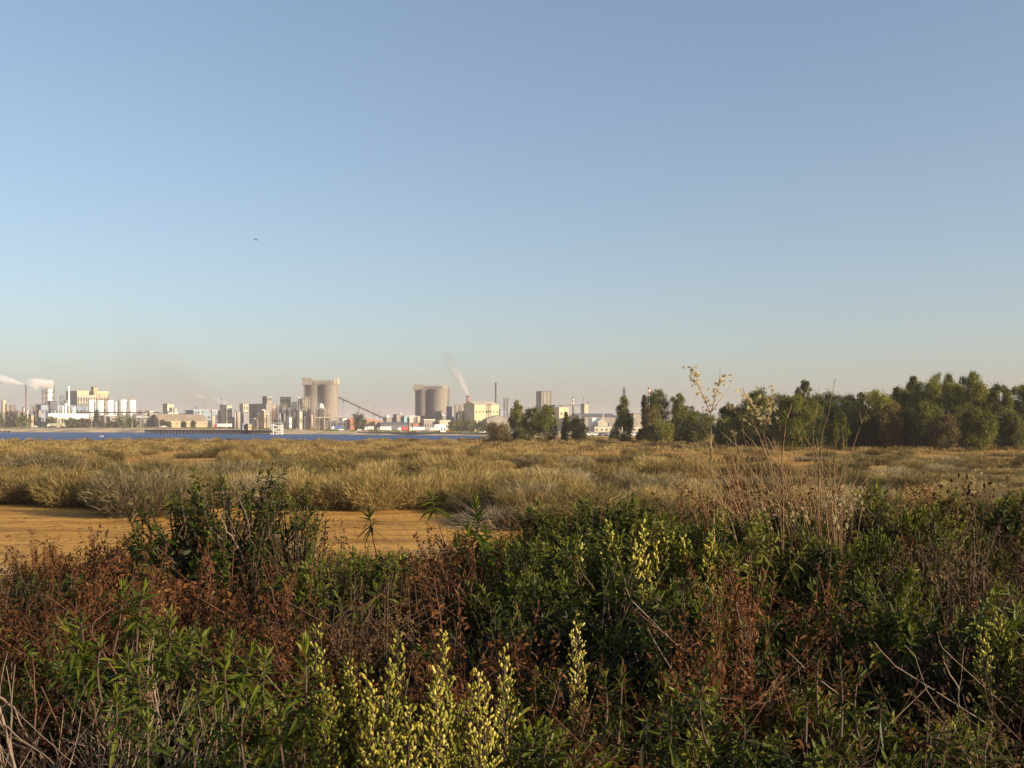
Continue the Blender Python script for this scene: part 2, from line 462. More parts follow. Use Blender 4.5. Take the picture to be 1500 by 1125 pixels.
def frame_tower(name, label, px0, px1, py, d, levels=5, mat='steel', vessel=None, group=None, phi=20, cat='process tower', zb=None, floors=True, vm='white'):
    """open steel frame with platforms, braces, and vessels standing inside"""
    k = ((px0 + px1) / 2 - HX) / FPX; a = math.atan(k)
    base = far_h((px0 + px1) / 2) if zb is None else zb
    W = (px1 - px0) / FPX * d / (math.cos(R(phi)) + math.sin(R(phi)))
    H = Z(py, d) - base
    t = thing(name, label, cat, (X((px0 + px1) / 2, d), d, base), R(phi) - a, group)
    w = W / 2
    for sx in (-1, 1):
        for sy in (-1, 1):
            MB().box((sx * w - 0.22, sy * w - 0.22, -1), (sx * w + 0.22, sy * w + 0.22, H)).obj('column', M[mat], t)
    for i in range(1, levels + 1):
        z = H * i / levels
        p = MB()
        if floors: p.box((-w - 0.6, -w - 0.6, z - 0.25), (w + 0.6, w + 0.6, z - 0.1))
        for s in (-1, 1):
            p.tube([(-w - .6, s * (w + .55), z + 0.9), (w + .6, s * (w + .55), z + 0.9)], 0.07, 4)
            p.tube([(s * (w + .55), -w - .6, z + 0.9), (s * (w + .55), w + .6, z + 0.9)], 0.07, 4)
            for q in (-1, 0, 1):
                p.tube([(q * w, s * (w + .55), z - .1), (q * w, s * (w + .55), z + 0.9)], 0.06, 4)
        p.obj('platform', M[mat], t)
    br = MB()
    for i in range(levels):
        z0, z1 = H * i / levels, H * (i + 1) / levels
        if i % 2: z0, z1 = z1, z0
        for s in (-1, 1):
            br.tube([(-w, s * w, z0), (w, s * w, z1)], 0.13, 4)
            br.tube([(s * w, -w, z0), (s * w, w, z1)], 0.13, 4)
    br.obj('bracing', M[mat], t)
    for (fx, fy, fr, f0, f1) in (vessel or ()):
        r = W * fr; x = fx * W; y = fy * W
        MB().lathe([(0.05, H * f0), (r * .6, H * f0 + r * .25), (r, H * f0 + r * .6), (r, H * f1 - r * .6), (r * .7, H * f1 - r * .2), (0.05, H * f1)], 18, (x, y, 0)).obj('vessel', M[vm], t)
    return t

def pipe_rack(name, label, px0, px1, py, d, n=6, mat='steel', pm='darksteel', d1=None, py1=None, nb=3, cat='pipe rack'):
    """pipe bridge on trestles from px0 to px1"""
    d1 = d1 or d; py1 = py if py1 is None else py1
    a = P(px0, py, d); b = P(px1, py1, d1)
    base = far_h(px0)
    t = thing(name, label, cat, (a.x, a.y, base), 0)
    o = Vector((a.x, a.y, base))
    dirv = (b - a); side = Vector((-dirv.y, dirv.x, 0)).normalized()
    for j in range(nb):
        off = side * (j - (nb - 1) / 2) * 0.9 + Vector((0, 0, 0.5 * (j % 2)))
        MB().tube([a - o + off, b - o + off], 0.35, 8).obj('pipe', M[pm], t)
    for j in range(n):
        f = (j + 0.5) / n
        c = a + dirv * f - o
        tr = MB()
        zg = far_h(px0 + (px1 - px0) * f) - base - 1
        for s in (-1, 1):
            q = c + side * s * 1.4
            tr.tube([(q.x + side.x * s * .4, q.y + side.y * s * .4, zg), (q.x, q.y, c.z - 0.4)], 0.2, 5)
        q0 = c - side * 1.7; q1 = c + side * 1.7
        tr.tube([(q0.x, q0.y, c.z - 0.4), (q1.x, q1.y, c.z - 0.4)], 0.2, 5)
        tr.obj('trestle', M[mat], t)
    return t

# ---- far left works
D0 = 1000
for (a0, a1, p_, lb) in ((2, 9, 585, 'domed pinkish storage vessel at the far left shore, taller of the pair'), (9, 15, 591, 'small domed vessel beside the taller one at the far left shore')):
    tank('storage_vessel', lb, a0, a1, p_, 1060, M['cream'], 0.6)
frame_tower('process_tower', 'low open frame between the far left vessels and the thin chimney', 15, 22, 594, 1060, 4, 'rust', [(0, 0, .3, .1, .8)])
box_building('low_shed', 'long low pale shed behind the trees at the far left', -30, -20, 62, 606, 1060, M['concrete'], 'flat', 'grey', wins=[(.3, .6, 9, .5)], depth=20)
stack('chimney', 'thin rust brown chimney trailing white smoke at far left', 38, 565, 1.7, 1000, M['rust'], taper=0.8)
for i, (px, pt, w_) in enumerate(((33, 596, 1.6), (46, 593, 1.4), (50, 599, 2.2), (44, 602, 3))):
    stack('vent_pipe', ['short slim vent pipe left of the thin brown chimney', 'slim vent pipe right of the thin brown chimney', 'stubby vent pipe before the white steaming tower', 'squat drum shaped vent beside the thin brown chimney'][i], px, pt, w_, 1040, M['concrete'], cat='vent')
frame_tower('process_tower', 'tall rusty frame around a white vessel with steam on top', 63, 79, 566, 1000, 7, 'rust', [(0.05, -0.15, .32, .45, .97), (-.12, -.1, .36, .22, .6), (.33, .3, .1, 0, .96)], vm='bright')
box_building('office_block', 'long blue grey block with window rows below steaming tower', 56, 60, 131, 593, 990, M['bluegrey'], 'flat', 'darkgrey', wins=[(.28, .42, 14, .5), (.62, .78, 14, .5)], depth=16, phi=18)
box_building('plant_room', 'dark flat roofed plant room on the blue grey block', 71, 73, 84, 588, 994, M['darkgrey'], 'flat', 'darkgrey', depth=6, zb=far_h(75) + 20)
frame_tower('process_tower', 'dark grey scaffold frame left of the white conical chimney', 89, 103, 581, 1010, 5, 'darksteel', [(.1, 0, .25, .3, .9)], vm='grey')
stack('chimney', 'slim white chimney tapering beside the yellow corniced building', 101, 563, 4.0, 1005, M['bright'], taper=0.35)
t_, Wr, Wl, H = box_building('factory_hall', 'tall cream factory hall with yellow cornice behind white tanks', 104, 113, 159, 573.5, 1030, M['cream'], 'flat', 'yellow', wins=[(.60, .70, 12, .55), (.72, .84, 12, .6), (.42, .54, 12, .55)], phi=24, depth=26, parapet=.9, trim=(2.2, 'yellow'))
box_building('roof_block', 'square lift house on the roof of yellow corniced hall', 132, 137, 143, 567, 1036, M['tan'], 'flat', 'darkgrey', zb=far_h(140) + 38, depth=6)
for i, (a0, a1, tp) in enumerate(((129, 138.5, 585), (141, 152.5, 586), (155.5, 166.5, 586), (168, 174, 588), (174.5, 186, 585), (188, 198.5, 585.5))):
    tank('white_tank', ['white domed tank nearest the blue grey block', 'white tank second from the blue grey block, behind pipe zigzag', 'white tank in the middle with brown frame above it', 'thin white column squeezed between the middle and right tanks', 'broad white tank of the right hand pair, the left one', 'rightmost white domed tank of the row by the pipe bridge'][i],
         a0, a1, tp, 985, M['bright'], 0.35, group='row of white tanks', cat='tank')
frame_tower('scaffold', 'brown zigzag stair frame above the white tanks', 142, 158, 578, 1000, 6, 'rust', None, floors=False, cat='scaffold')
frame_tower('scaffold', 'thin railing frame over the right pair of white tanks', 176, 196, 582, 992, 3, 'palewood', None, floors=False, cat='scaffold')
box_building('canopy_shed', 'long bright white canopy shed in front of blue grey block', 70, 71, 136, 606.5, 960, M['bright'], 'flat', 'bright', zb=Z(611, 960), depth=14, phi=12)
box_building('low_store', 'pale low store under the white canopy roof', 82, 84, 98, 611.5, 962, M['cream'], 'flat', 'white', depth=10, wins=[(.2, .8, 3, .4)])
box_building('low_store', 'pale machinery shed below the white tanks', 150, 152, 171, 609, 965, M['concrete'], 'flat', 'white', depth=8, wins=[(.1, .5, 5, .5), (.6, .8, 5, .5)])
for i, (px, pt, w_, m_) in enumerate(((92, 594, 3, 'bright'), (96.5, 590.5, 4, 'bright'), (100.5, 594, 3, 'cream'), (108, 596, 4, 'bright'), (89, 597, 2, 'cream'))):
    tank('small_vessel', ['small white vessel on block roof, second from left', 'largest small white vessel on the block roof', 'cream vessel right of the largest on the block roof', 'white vessel at the right end of the block roof', 'thin cream vessel at the left of the block roof cluster'][i], px - w_ / 2, px + w_ / 2, pt, 984, M[m_], 0.5, group='small vessels on the block roof')
pipe_rack('pipe_rack', 'dark pipe bridge running past white tanks to the trestle', 112, 232, 604.5, 955, 9, nb=4)
frame_tower('conveyor_tower', 'white framed transfer tower at the end of pipe bridge', 196, 203, 604, 950, 4, 'white', None)
frame_tower('conveyor_tower', 'pale lattice tower with a cabin beside the tan warehouse', 205, 224, 601, 950, 5, 'palewood', [(0, 0, .25, .55, .95)], vm='cream')
box_building('hopper_house', 'pale hopper house on stilts beside the lattice tower', 217, 219, 225, 603, 945, M['concrete'], 'flat', 'white', depth=6, wins=[(.2, .35, 2, .4), (.6, .75, 2, .4)])
pipe_rack('conveyor', 'short sloping white conveyor between the two pale towers', 199, 216, 611, 945, 3, 'white', 'bright', py1=606, nb=2, cat='conveyor')

# ---- centre left
box_building('warehouse', 'large tan warehouse with hipped sheet roof behind the pier', 231, 234, 304, 616.5, 930, M['tan'], 'gx', 'tanroof', phi=14, depth=38, rise=6.5, wins=[(.5, .68, 10, .18)])
box_building('flat_hall', 'low pale flat roofed hall behind the tan warehouse', 244, 246, 281, 606, 1010, M['cream'], 'flat', 'white', depth=20)
box_building('square_tower', 'square tower block lit yellow on right behind tan warehouse', 240, 245, 255, 592, 1040, M['cream'], 'flat', 'grey', phi=30, depth=9, wins=[(.3, .42, 2, .4), (.66, .86, 1, .4)])
tank('storage_vessel', 'small pale tank leaning close to the yellow square tower', 254, 259, 598, 1035, M['cream'], .4)
box_building('blue_hall', 'blue grey hall with flat roof right of tan warehouse', 278, 283, 322, 601, 1000, M['bluegrey'], 'flat', 'white', phi=20, depth=22, wins=[(.55, .65, 6, .5)])
frame_tower('process_tower', 'teal painted open frame on the blue grey hall', 287, 299, 596, 990, 4, 'teal', [(0, 0, .25, .3, .8)], vm='white')
stack('chimney', 'thin chimney with a small pale puff behind teal frame', 300.5, 584, 1.4, 1010, M['concrete'])
box_building('boiler_house', 'boiler house dark on left and yellow on right with steam', 321, 332, 340, 594, 1010, M['cream'], 'flat', 'grey', phi=38, depth=11, wins=[(.4, .5, 2, .4), (.7, .8, 2, .4)])
stack('chimney', 'dark slim chimney on the steaming boiler house', 324.5, 583, 1.5, 1005, M['darksteel'])
for i, (a0, a1, tp, m_) in enumerate(((343, 347, 604, 'white'), (346, 352, 603, 'cream'), (309, 314, 609, 'cream'))):
    tank('small_vessel', ['small white tank right of the boiler house', 'cream tank touching the grey tower with lit top', 'cream drum in front of the blue grey hall'][i], a0, a1, tp, 990, M[m_], .5)
box_building('grey_tower', 'narrow grey tower with a lit cabin on its top', 352, 357, 365, 604, 1000, M['grey'], 'flat', 'darkgrey', phi=30, depth=9)
box_building('tower_cabin', 'cream cabin crowning the narrow grey tower', 352.5, 356, 364, 592, 1000, M['cream'], 'flat', 'grey', phi=30, depth=7, zb=Z(603.5, 1000), wins=[(.3, .7, 2, .4)])
box_building('crushing_mill', 'broad grey mill building lit on its right end wall', 365, 390, 405, 592, 1000, M['concrete'], 'flat', 'grey', phi=42, depth=26, winsl=[(.3, .4, 5, .4), (.55, .65, 5, .4)])
box_building('roof_block', 'windowed head house on the roof of the grey mill', 385, 391, 399, 581, 1006, M['concrete'], 'flat', 'teal', phi=40, depth=7, zb=Z(593, 1006), wins=[(.55, .8, 3, .5)], winsl=[(.55, .8, 2, .5)])
box_building('roof_block', 'windowed head house between the mill and domed vessels', 411, 417, 426, 582, 1010, M['cream'], 'flat', 'teal', phi=40, depth=7, zb=Z(594, 1010), wins=[(.4, .75, 3, .5)], winsl=[(.4, .75, 2, .5)])
frame_tower('process_tower', 'pale steel frame carrying the windowed head house', 410.5, 427, 594.2, 1010, 6, 'palewood', [(-.2, -.2, .22, .1, .8), (.25, .1, .2, .1, .9)], vm='cream', phi=40)
vs = [(0, 0, .3, .45, .98), (-.3, -.2, .14, .1, .6), (.3, -.2, .14, .05, .7)]
for i, (a0, a1, tp, lv, mt, lb) in enumerate((
        (397, 407, 603, 4, 'concrete', 'squat frame of pale vessels in front of the grey mill'),
        (406, 416, 594, 5, 'palewood', 'frame with a lit cream column right of the grey mill'),
        (415, 425, 600, 5, 'palewood', 'dark pipe frame under the windowed head house'),
        (425, 437, 589, 6, 'palewood', 'tall kiln frame topped by a pale cyclone vessel'),
        (437, 447, 583, 7, 'steel', 'tallest kiln frame with the sloping duct on top'),
        (446, 453, 582, 6, 'palewood', 'slim lit frame against the left side of big silo'),
        (463, 470, 597, 6, 'steel', 'grey vessel frame standing in dust before the silo'),
        (471, 481, 597, 6, 'palewood', 'cream frame tower before the lit side of silo'))):
    frame_tower('kiln_frame', lb, a0, a1, tp, 960 - 6 * i, lv, mt, vs, cat='process tower', vm=['cream', 'concrete'][i % 2], phi=30)
tank('dome_vessel', 'small white domed vessel in front of the dusty silo', 467, 474, 591, 925, M['bright'], 1.0, py_b=600)
tank('dome_vessel', 'pale cyclone vessel between the kiln frames', 428, 435, 589, 940, M['white'], .9, py_b=601)
d_ = 940
a_, b2 = P(436, 581.5, d_), P(449, 593, d_)
t = thing('sloping_duct', 'pale sloping duct across the top of kiln frames', 'duct', (a_.x, a_.y, far_h(440)), 0)
o_ = Vector((a_.x, a_.y, far_h(440)))
MB().tube([a_ - o_, b2 - o_], 0.9, 8).obj('tube', M['white'], t)
for f in (.2, .8):
    c = (a_ + (b2 - a_) * f) - o_
    MB().tube([(c.x, c.y, -1), (c.x, c.y, c.z)], 0.3, 6).obj('support', M['steel'], t)
pipe_rack('pipe_rack', 'pale horizontal pipe bridge in front of the big dusty silo', 455, 497, 612, 915, 5, 'palewood', 'cream', nb=3)

def big_silo(label, head, cyl, top, hb, d, phi, topy):
    """paired concrete cylinders under a head house; head = overhanging box px range, cyl = list of (px0, px1)"""
    px = (cyl[0][0] + cyl[-1][1]) / 2
    base = far_h(px)
    t = thing('grain_silo', label, 'silo', (X(px, d), d, base), 0)
    H = Z(top, d) - base
    ox = X(px, d)
    for i, (p0, p1, dy) in enumerate(cyl):
        r = (p1 - p0) / 2 / FPX * d
        x = X((p0 + p1) / 2, d) - ox
        MB().lathe([(r, -1), (r, H - .4), (r * 1.01, H - .3), (r * 1.01, H), (0.05, H + 0.6)], 40, (x, dy, 0)).obj('cylinder', M['silo_concrete'], t)
    x0, x1 = X(head[0], d) - ox, X(head[1], d) - ox
    z1 = Z(head[2], d) - base; z0 = Z(head[3], d) - base
    MB().box((x0, -4, z0), (x1, 10, z1)).obj('hoist_house', M['concrete'], t)
    MB().box((x0 + 1.2, -2.5, -1), (x1 - 0.3, 9, z0 - .01)).obj('stair_tower', M['concrete'], t)
    x0, x1 = X(hb[0], d) - ox, X(hb[1], d) - ox
    g = MB().box((x0, -3.5, H + .62), (x1, 8, Z(hb[2], d) - base)).obj('gallery', M['concrete'], t)
    w = MB()
    n = 8
    for i in range(n):
        c = x0 + (x1 - x0) * (i + .5) / n
        w.box((c - .5, -3.62, H + 1.4), (c + .5, -3.4, H + 2.6))
    w.obj('window_row', M['glass'], g)
    return t, ox, base, H
t, ox, base, H = big_silo('tall tan concrete silo with overhanging head house and drifting dust', (443.5, 457.5, 553.5, 564), [(446, 475, 4), (468, 496, 0)], 564, (457, 490, 557), 1000, 20, 0)
MB().box((X(490, 1000) - ox, -2, H + .6), (X(495.5, 1000) - ox, 5, H + 7.4)).obj('lift_motor_house', M['cream'], t)
t, ox, base, H = big_silo('second concrete silo, cleaner and alone, beside the brown smoking chimney', (606, 621, 563.5, 572), [(607, 634, 4), (626, 656.5, 0)], 570.5, (619, 649, 565), 1040, 20, 0)
MB().box((X(649, 1040) - ox, -2, H + .6), (X(653.5, 1040) - ox, 5, H + 4.5)).obj('lift_motor_house', M['cream'], t)
MB().box((X(656, 1040) - ox + .2, 2, -1), (X(658.5, 1040) - ox, 6, H + 2)).obj('lift_shaft', M['concrete'], t)

pipe = thing('inclined_conveyor', 'long sloping covered conveyor descending from the dusty silo', 'conveyor', (X(497, 1000), 1000, far_h(510)), 0)
a_, b2 = P(495.5, 581, 1000) - pipe.location, P(568, 614.5, 985) - pipe.location
dv = (b2 - a_)
MB().tube([a_, b2], 1.3, 4, smooth=False).obj('gallery', M['concrete'], pipe)
for f in (.1, .42, .72):
    c = a_ + dv * f
    tr = MB()
    for s in (-1, 1):
        tr.tube([(c.x + s * 1.6, c.y, -1), (c.x + s * .5, c.y, c.z - 1)], .28, 5)
    for zf in (.3, .6): tr.tube([(c.x - 1.3, c.y, c.z * zf), (c.x + 1.3, c.y, c.z * zf)], .18, 4)
    tr.obj('trestle', M['steel'], pipe)

# ---- shore town between the silos
town = [
    (480, 484, 497, 617, 'white', 'white', 'flat', 0, 'white shed in front of the dusty silo foot'),
    (496, 499, 518, 620, 'bright', 'bright', 'flat', 0, 'bright white house with dark openings right of silo'),
    (499, 502, 511, 613, 'white', 'grey', 'flat', 0, 'taller white block behind the bright white house'),
    (511, 513, 526, 616, 'brick', 'rooftile', 'gx', 2, 'small orange roofed house left of the round tree'),
    (535, 538, 552, 618, 'cream', 'rooftile', 'gx', 2.5, 'cream house with orange roof right of round tree'),
    (547, 550, 563, 619.5, 'tan', 'rooftile', 'gx', 2, 'tan house with orange roof under conveyor end'),
    (562, 566, 578, 612, 'concrete', 'grey', 'flat', 0, 'grey works building at the foot of the conveyor'),
    (577, 581, 590, 607.5, 'concrete', 'darkgrey', 'flat', 0, 'grey twin block between conveyor and second silo'),
    (589, 592, 600, 610, 'teal', 'grey', 'flat', 0, 'dull teal block left of the second silo'),
    (597, 600, 606, 612, 'cream', 'white', 'flat', 0, 'cream annex touching the second silo on the left'),
    (618, 621, 637, 615, 'concrete', 'white', 'flat', 0, 'low pale annex below the second silo'),
    (640, 644, 660, 616, 'cream', 'yellow', 'flat', 0, 'cream gatehouse below the second silo at right'),
    (600, 605, 682, 620, 'brick', 'darkgrey', 'flat', 0, 'long dark brick shed along the truck yard'),
]
for i, (a0, ac, a1, tp, wm_, rm_, rf, rise, lb) in enumerate(town):
    box_building('works_building' if rf == 'flat' else 'house', lb, a0, ac, a1, tp, 930 - 5 * i if i < 6 else 960, M[wm_], rf, rm_, phi=22, depth=9, rise=rise, wins=[(.35, .6, max(2, int((a1 - ac) / 4)), .35)])
for i, (a0, a1, tp, m_) in enumerate(((564, 570, 608, 'white'), (583, 589, 605, 'white'), (592, 596, 609, 'bright'), (606, 611, 612, 'white'), (608, 615.5, 609, 'cream'), (601, 606, 613, 'cream'))):
    tank('round_tank', ['pale tank left of the grey twin block', 'white tank on the grey twin block, beside its roof', 'tiny white tank on the dull teal block', 'white drum at the left foot of second silo', 'cream tank overlapping the second silo foot', 'cream drum by the annex of second silo'][i], a0, a1, tp, 990, M[m_], .5)
stack('antenna_mast', 'thin faint mast with crossbar above the shore town', 549, 594, 1.0, 1050, M['steel'], cat='mast')
box_building('warehouse', 'dark roofed hangar behind the row of trucks', 555, 558, 598, 622, 900, M['darkgrey'], 'gx', 'darkgrey', depth=14, rise=2, phi=16)

# ---- right works
vs2 = [(-.1, -.2, .3, .2, .98), (.3, 0, .2, .1, .8)]
box_building('process_block', 'dark process block between second silo and lit hall', 656, 662, 672, 596, 1010, M['grey'], 'flat', 'grey', phi=35, depth=10)
frame_tower('process_tower', 'lit tank frame right of the dark process block', 666, 672, 592, 1000, 5, 'palewood', vs2, vm='cream')
frame_tower('process_tower', 'pale vessel frame left of the brown smoking chimney', 674, 680, 594, 1000, 5, 'palewood', vs2, vm='cream')
box_building('factory_hall', 'large cream hall with dark gable end and window strips', 679, 695, 731, 592.5, 960, M['yellow'], 'gx', 'cream', phi=32, depth=None, rise=3.2, wins=[(.70, .75, 7, .5), (.36, .41, 8, .5)], winsl=[(.3, .36, 3, .4)])
stack('chimney', 'brown brick chimney with white smoke rising and drifting left', 685, 579.5, 4.4, 985, M['brick'], taper=.85)
stack('chimney', 'tall dark steel chimney behind the cream hall', 726.3, 560.5, 2.8, 1010, M['darksteel'], taper=.85)
box_building('gable_shed', 'grey gabled shed in front of the large cream hall', 711, 713, 747, 614, 900, M['concrete'], 'gy', 'concrete', phi=10, depth=20, rise=3.5, wins=[(.2, .55, 4, .3)])
frame_tower('light_tower', 'steel floodlight tower right of the cream hall', 738, 744, 584, 960, 5, 'darksteel', None, cat='tower')
box_building('low_block', 'blue grey block beneath the steel floodlight tower', 730, 733, 752, 600, 985, M['bluegrey'], 'flat', 'grey', depth=12)
box_building('slab_tower', 'tall grey slab tower with dark slit above the trees', 790, 793, 809.5, 573.5, 1020, M['concrete'], 'flat', 'darkgrey', phi=20, depth=16, winsl=[(.2, .9, 1, .3)], wins=[(.3, .97, 3, .18)])
box_building('long_hall', 'long grey hall with flat dark roof beside slab tower', 800, 812, 860, 594, 1010, M['grey'], 'flat', 'darkgrey', phi=24, depth=26, wins=[(.5, .58, 8, .5)])
box_building('lit_block', 'narrow yellow lit block before the long grey hall', 813, 819, 833, 597, 960, M['yellow'], 'flat', 'cream', phi=30, depth=11, wins=[(.7, .78, 2, .4)])
box_building('end_block', 'cream end block at the right end of grey hall', 853, 856, 862, 592, 990, M['cream'], 'flat', 'grey', depth=9)
stack('chimney', 'red and white banded chimney on the long grey hall', 839.3, 582, 2.3, 1000, M['brick'], bands=[(.80, .86, 'white'), (.91, .96, 'white')])
stack('chimney', 'slim grey chimney on right end of long hall', 855.5, 582.5, 1.8, 1000, M['steel'])
stack('chimney', 'short dark chimney past the right end of long hall', 861.4, 588, 1.7, 1000, M['darksteel'])
box_building('warehouse', 'wide low warehouse with dark roof left of the conical tree', 846, 850, 905, 611, 930, M['concrete'], 'gx', 'darkgrey', phi=18, depth=40, rise=3.5, wins=[(.3, .6, 6, .25)])
box_building('gable_shed', 'white gabled shed in front of the wide low warehouse', 874, 876, 890, 619, 880, M['cream'], 'gy', 'white', phi=14, depth=18, rise=4.0, wins=[(.2, .6, 2, .35)])
box_building('works_building', 'square white block left of the white gabled shed', 866, 867.5, 873, 613, 885, M['white'], 'flat', 'white', depth=9, wins=[(.3, .5, 1, .5)])
box_building('low_shed', 'long low cream shed under the white gabled shed', 868, 871, 940, 625, 860, M['cream'], 'flat', 'grey', depth=10, wins=[(.2, .6, 10, .4)])
box_building('low_shed', 'grey shed glimpsed between the conical tree and the grove', 925, 928, 1010, 606, 930, M['concrete'], 'flat', 'darkgrey', depth=30)
box_building('low_shed', 'grey hall glimpsed behind the pale seedhead stems', 1035, 1037, 1062, 606, 900, M['grey'], 'flat', 'bluegrey', depth=20, wins=[(.3, .5, 4, .4)])
stack('chimney', 'short grey chimney behind the trees near seedhead stems', 1030, 595, 3, 920, M['steel'])
box_building('low_shed', 'pale shed glimpsed at the base of seedhead stems', 1044, 1046, 1058, 622, 700, M['white'], 'flat', 'bluegrey', depth=10, wins=[(.3, .6, 3, .4)])
frame_tower('lattice_mast', 'dark lattice mast poking above the conical tree', 912.6, 915.6, 569, 800, 9, 'darksteel', None, floors=False, cat='mast')
stack('chimney', 'red and white banded chimney peeping over the round tree', 950.5, 567, 3.4, 900, M['white'], bands=[(.86, .9, 'red'), (.94, .98, 'red')])


# ---- clutter of small works among the big blocks
def clutter(n, x0, x1, t0, t1, d0, d1, where, seed):
    r2 = random.Random(seed)
    for i in range(n):
        px = x0 + (x1 - x0) * (i + r2.random()) / n
        d = r2.uniform(d0, d1); u = r2.random(); w = r2.uniform(2.5, 7); py = r2.uniform(t0, t1)
        mt = r2.choice(['concrete', 'grey', 'cream', 'white', 'bluegrey', 'tan', 'darkgrey', 'palewood'])
        if u < .42:
            box_building('works_building', 'small works building among the jumble ' + where, px, px + w * .3, px + w, py, d, M[mt], r2.choice(['flat', 'flat', 'gx']), r2.choice(['grey', 'white', 'darkgrey', 'rooftile']), phi=r2.uniform(15, 35), depth=r2.uniform(5, 9), rise=1.5, wins=[(.35, .6, max(2, int(w / 2)), .4)], group='small works buildings ' + where)
        elif u < .62:
            tank('small_vessel', 'small storage vessel among the jumble ' + where, px, px + w * .55, py, d, M[r2.choice(['white', 'cream', 'steel', 'concrete'])], r2.uniform(.2, .7), group='small vessels ' + where)
        elif u < .82:
            frame_tower('process_tower', 'small pipe filled steel frame among the jumble ' + where, px, px + w * .8, py - 4, d, r2.randint(3, 5), r2.choice(['steel', 'palewood', 'rust', 'darksteel']), [(0, 0, .3, .15, .9), (.3, -.2, .12, 0, .8)], group='small steel frames ' + where, vm=r2.choice(['white', 'cream', 'concrete']))
        elif u < .92:
            stack('vent_pipe', 'thin vent pipe among the jumble ' + where, px, py - r2.uniform(4, 10), r2.uniform(.8, 1.6), d, M[r2.choice(['steel', 'rust', 'white'])], group='thin vent pipes ' + where, cat='vent')
        else:
            pipe_rack('pipe_rack', 'low pipe bridge among the jumble ' + where, px - 6, px + 12, py, d, 4, 'steel', 'white', nb=2)['group'] = 'low pipe bridges ' + where
clutter(16, 232, 350, 604, 615, 985, 1060, 'between the white tanks and the grey tower', 1)
clutter(16, 366, 455, 600, 616, 905, 945, 'in front of the mill and kiln frames', 2)
clutter(12, 20, 62, 599, 612, 960, 1050, 'at the far left works', 3)
clutter(12, 478, 606, 608, 618, 955, 1040, 'between the two big silos', 4)
clutter(8, 640, 690, 604, 616, 970, 1000, 'right of the second silo', 5)
clutter(8, 730, 905, 606, 617, 900, 960, 'behind the middle trees', 6)
clutter(10, 150, 232, 608, 616, 940, 950, 'below the white tanks and pipe bridge', 7)
# ---- piers
def pier(label, px0, px1, d0, d1, py_top, thick, n, mat, name='timber_pier'):
    a = P(px0, py_top, d0); b = P(px1, py_top, d1)
    b.z = a.z = max(Z(py_top, d0), 1.0)
    ln = (b.xy - a.xy).length
    t = thing(name, label, 'pier', (a.x, a.y, WATER_Z), math.atan2(b.y - a.y, b.x - a.x))
    h = a.z - WATER_Z
    MB().box((0, -2.2, h - thick), (ln, 2.2, h)).obj('deck', M[mat], t)
    br = MB()
    for i in range(n):
        x = ln * (i + .5) / n
        MB().tube([(x, -1.9, -2.5), (x, -1.9, h - thick)], .3, 6).obj('pile', M[mat], t)
        br.tube([(x - .1, 1.9, -2.5), (x + .1, 1.9, h - thick)], .3, 6)
    for s in (-1.9, 1.9): br.tube([(0, s, h * .45), (ln, s, h * .45)], .16, 4)
    br.obj('bracing', M[mat], t)
    rl = MB()
    for s in (-2.1, 2.1):
        rl.tube([(0, s, h + 1.0), (ln, s, h + 1.0)], .05, 4)
        for i in range(n * 2 + 1): rl.tube([(ln * i / (n * 2), s, h), (ln * i / (n * 2), s, h + 1.0)], .04, 4)
    rl.obj('railing', M['rust'], t)
    return t, h, ln
t, hp, lp = pier('long dark tarred timber pier reaching from the sandy beach', 216, 398, 640, 555, 629.8, .9, 36, 'wood')
t, hp2, lp2 = pier('low dotted railed causeway along the right of the lagoon', 528, 722, 560, 470, 635.0, .5, 46, 'palewood', 'causeway')
frame_tower('landing_stage', 'white scaffold landing stage at the seaward pier end', 398, 414, 622, 556, 4, 'white', None, floors=False, cat='landing stage', zb=-1.0, phi=10)
box_building('pier_cabin', 'blue grey cabin standing on the timber pier', 353.5, 355, 362, 621.5, 571, M['bluegrey'], 'flat', 'grey', depth=3, zb=2.05, phi=14, wins=[(.4, .7, 1, .4)])
box_building('pier_cabin', 'yellow cabin right of the blue one on the pier', 362.5, 363.5, 368.5, 622, 570, M['yellow'], 'flat', 'grey', depth=2.5, zb=2.05, phi=14, wins=[(.4, .7, 1, .4)])
# ---- lamp posts
def lamp(px, py, d, label):
    base = far_h(px); H = Z(py, d) - base
    t = thing('lamp_post', label, 'lamp post', (X(px, d), d, base), 0, 'lamp posts on the far shore')
    MB().tube([(0, 0, -1), (0, 0, H)], [.28, .18], 7).obj('pole', M['palewood'], t)
    MB().tube([(0, 0, H), (.8, -.4, H + .3), (1.8, -.9, H + .35)], .12, 5).obj('arm', M['steel'], t)
    MB().box((1.5, -1.2, H + .2), (2.6, -.7, H + .45)).obj('lamp_head', M['white'], t)
for px, py, lb in ((134, 609, 'pale lamp post in front of the dark fir on the beach'), (193.5, 607, 'pale lamp post by the bushes left of lattice tower'), (233, 606, 'lamp post at the left end of the tan warehouse'),
                   (362.5, 606, 'thin lamp post before the narrow grey tower'), (671.5, 606, 'lamp post by the trees right of second silo'), (524, 603, 'lamp post beside the round tree')):
    lamp(px, py, 880 if px < 500 else 800, lb)

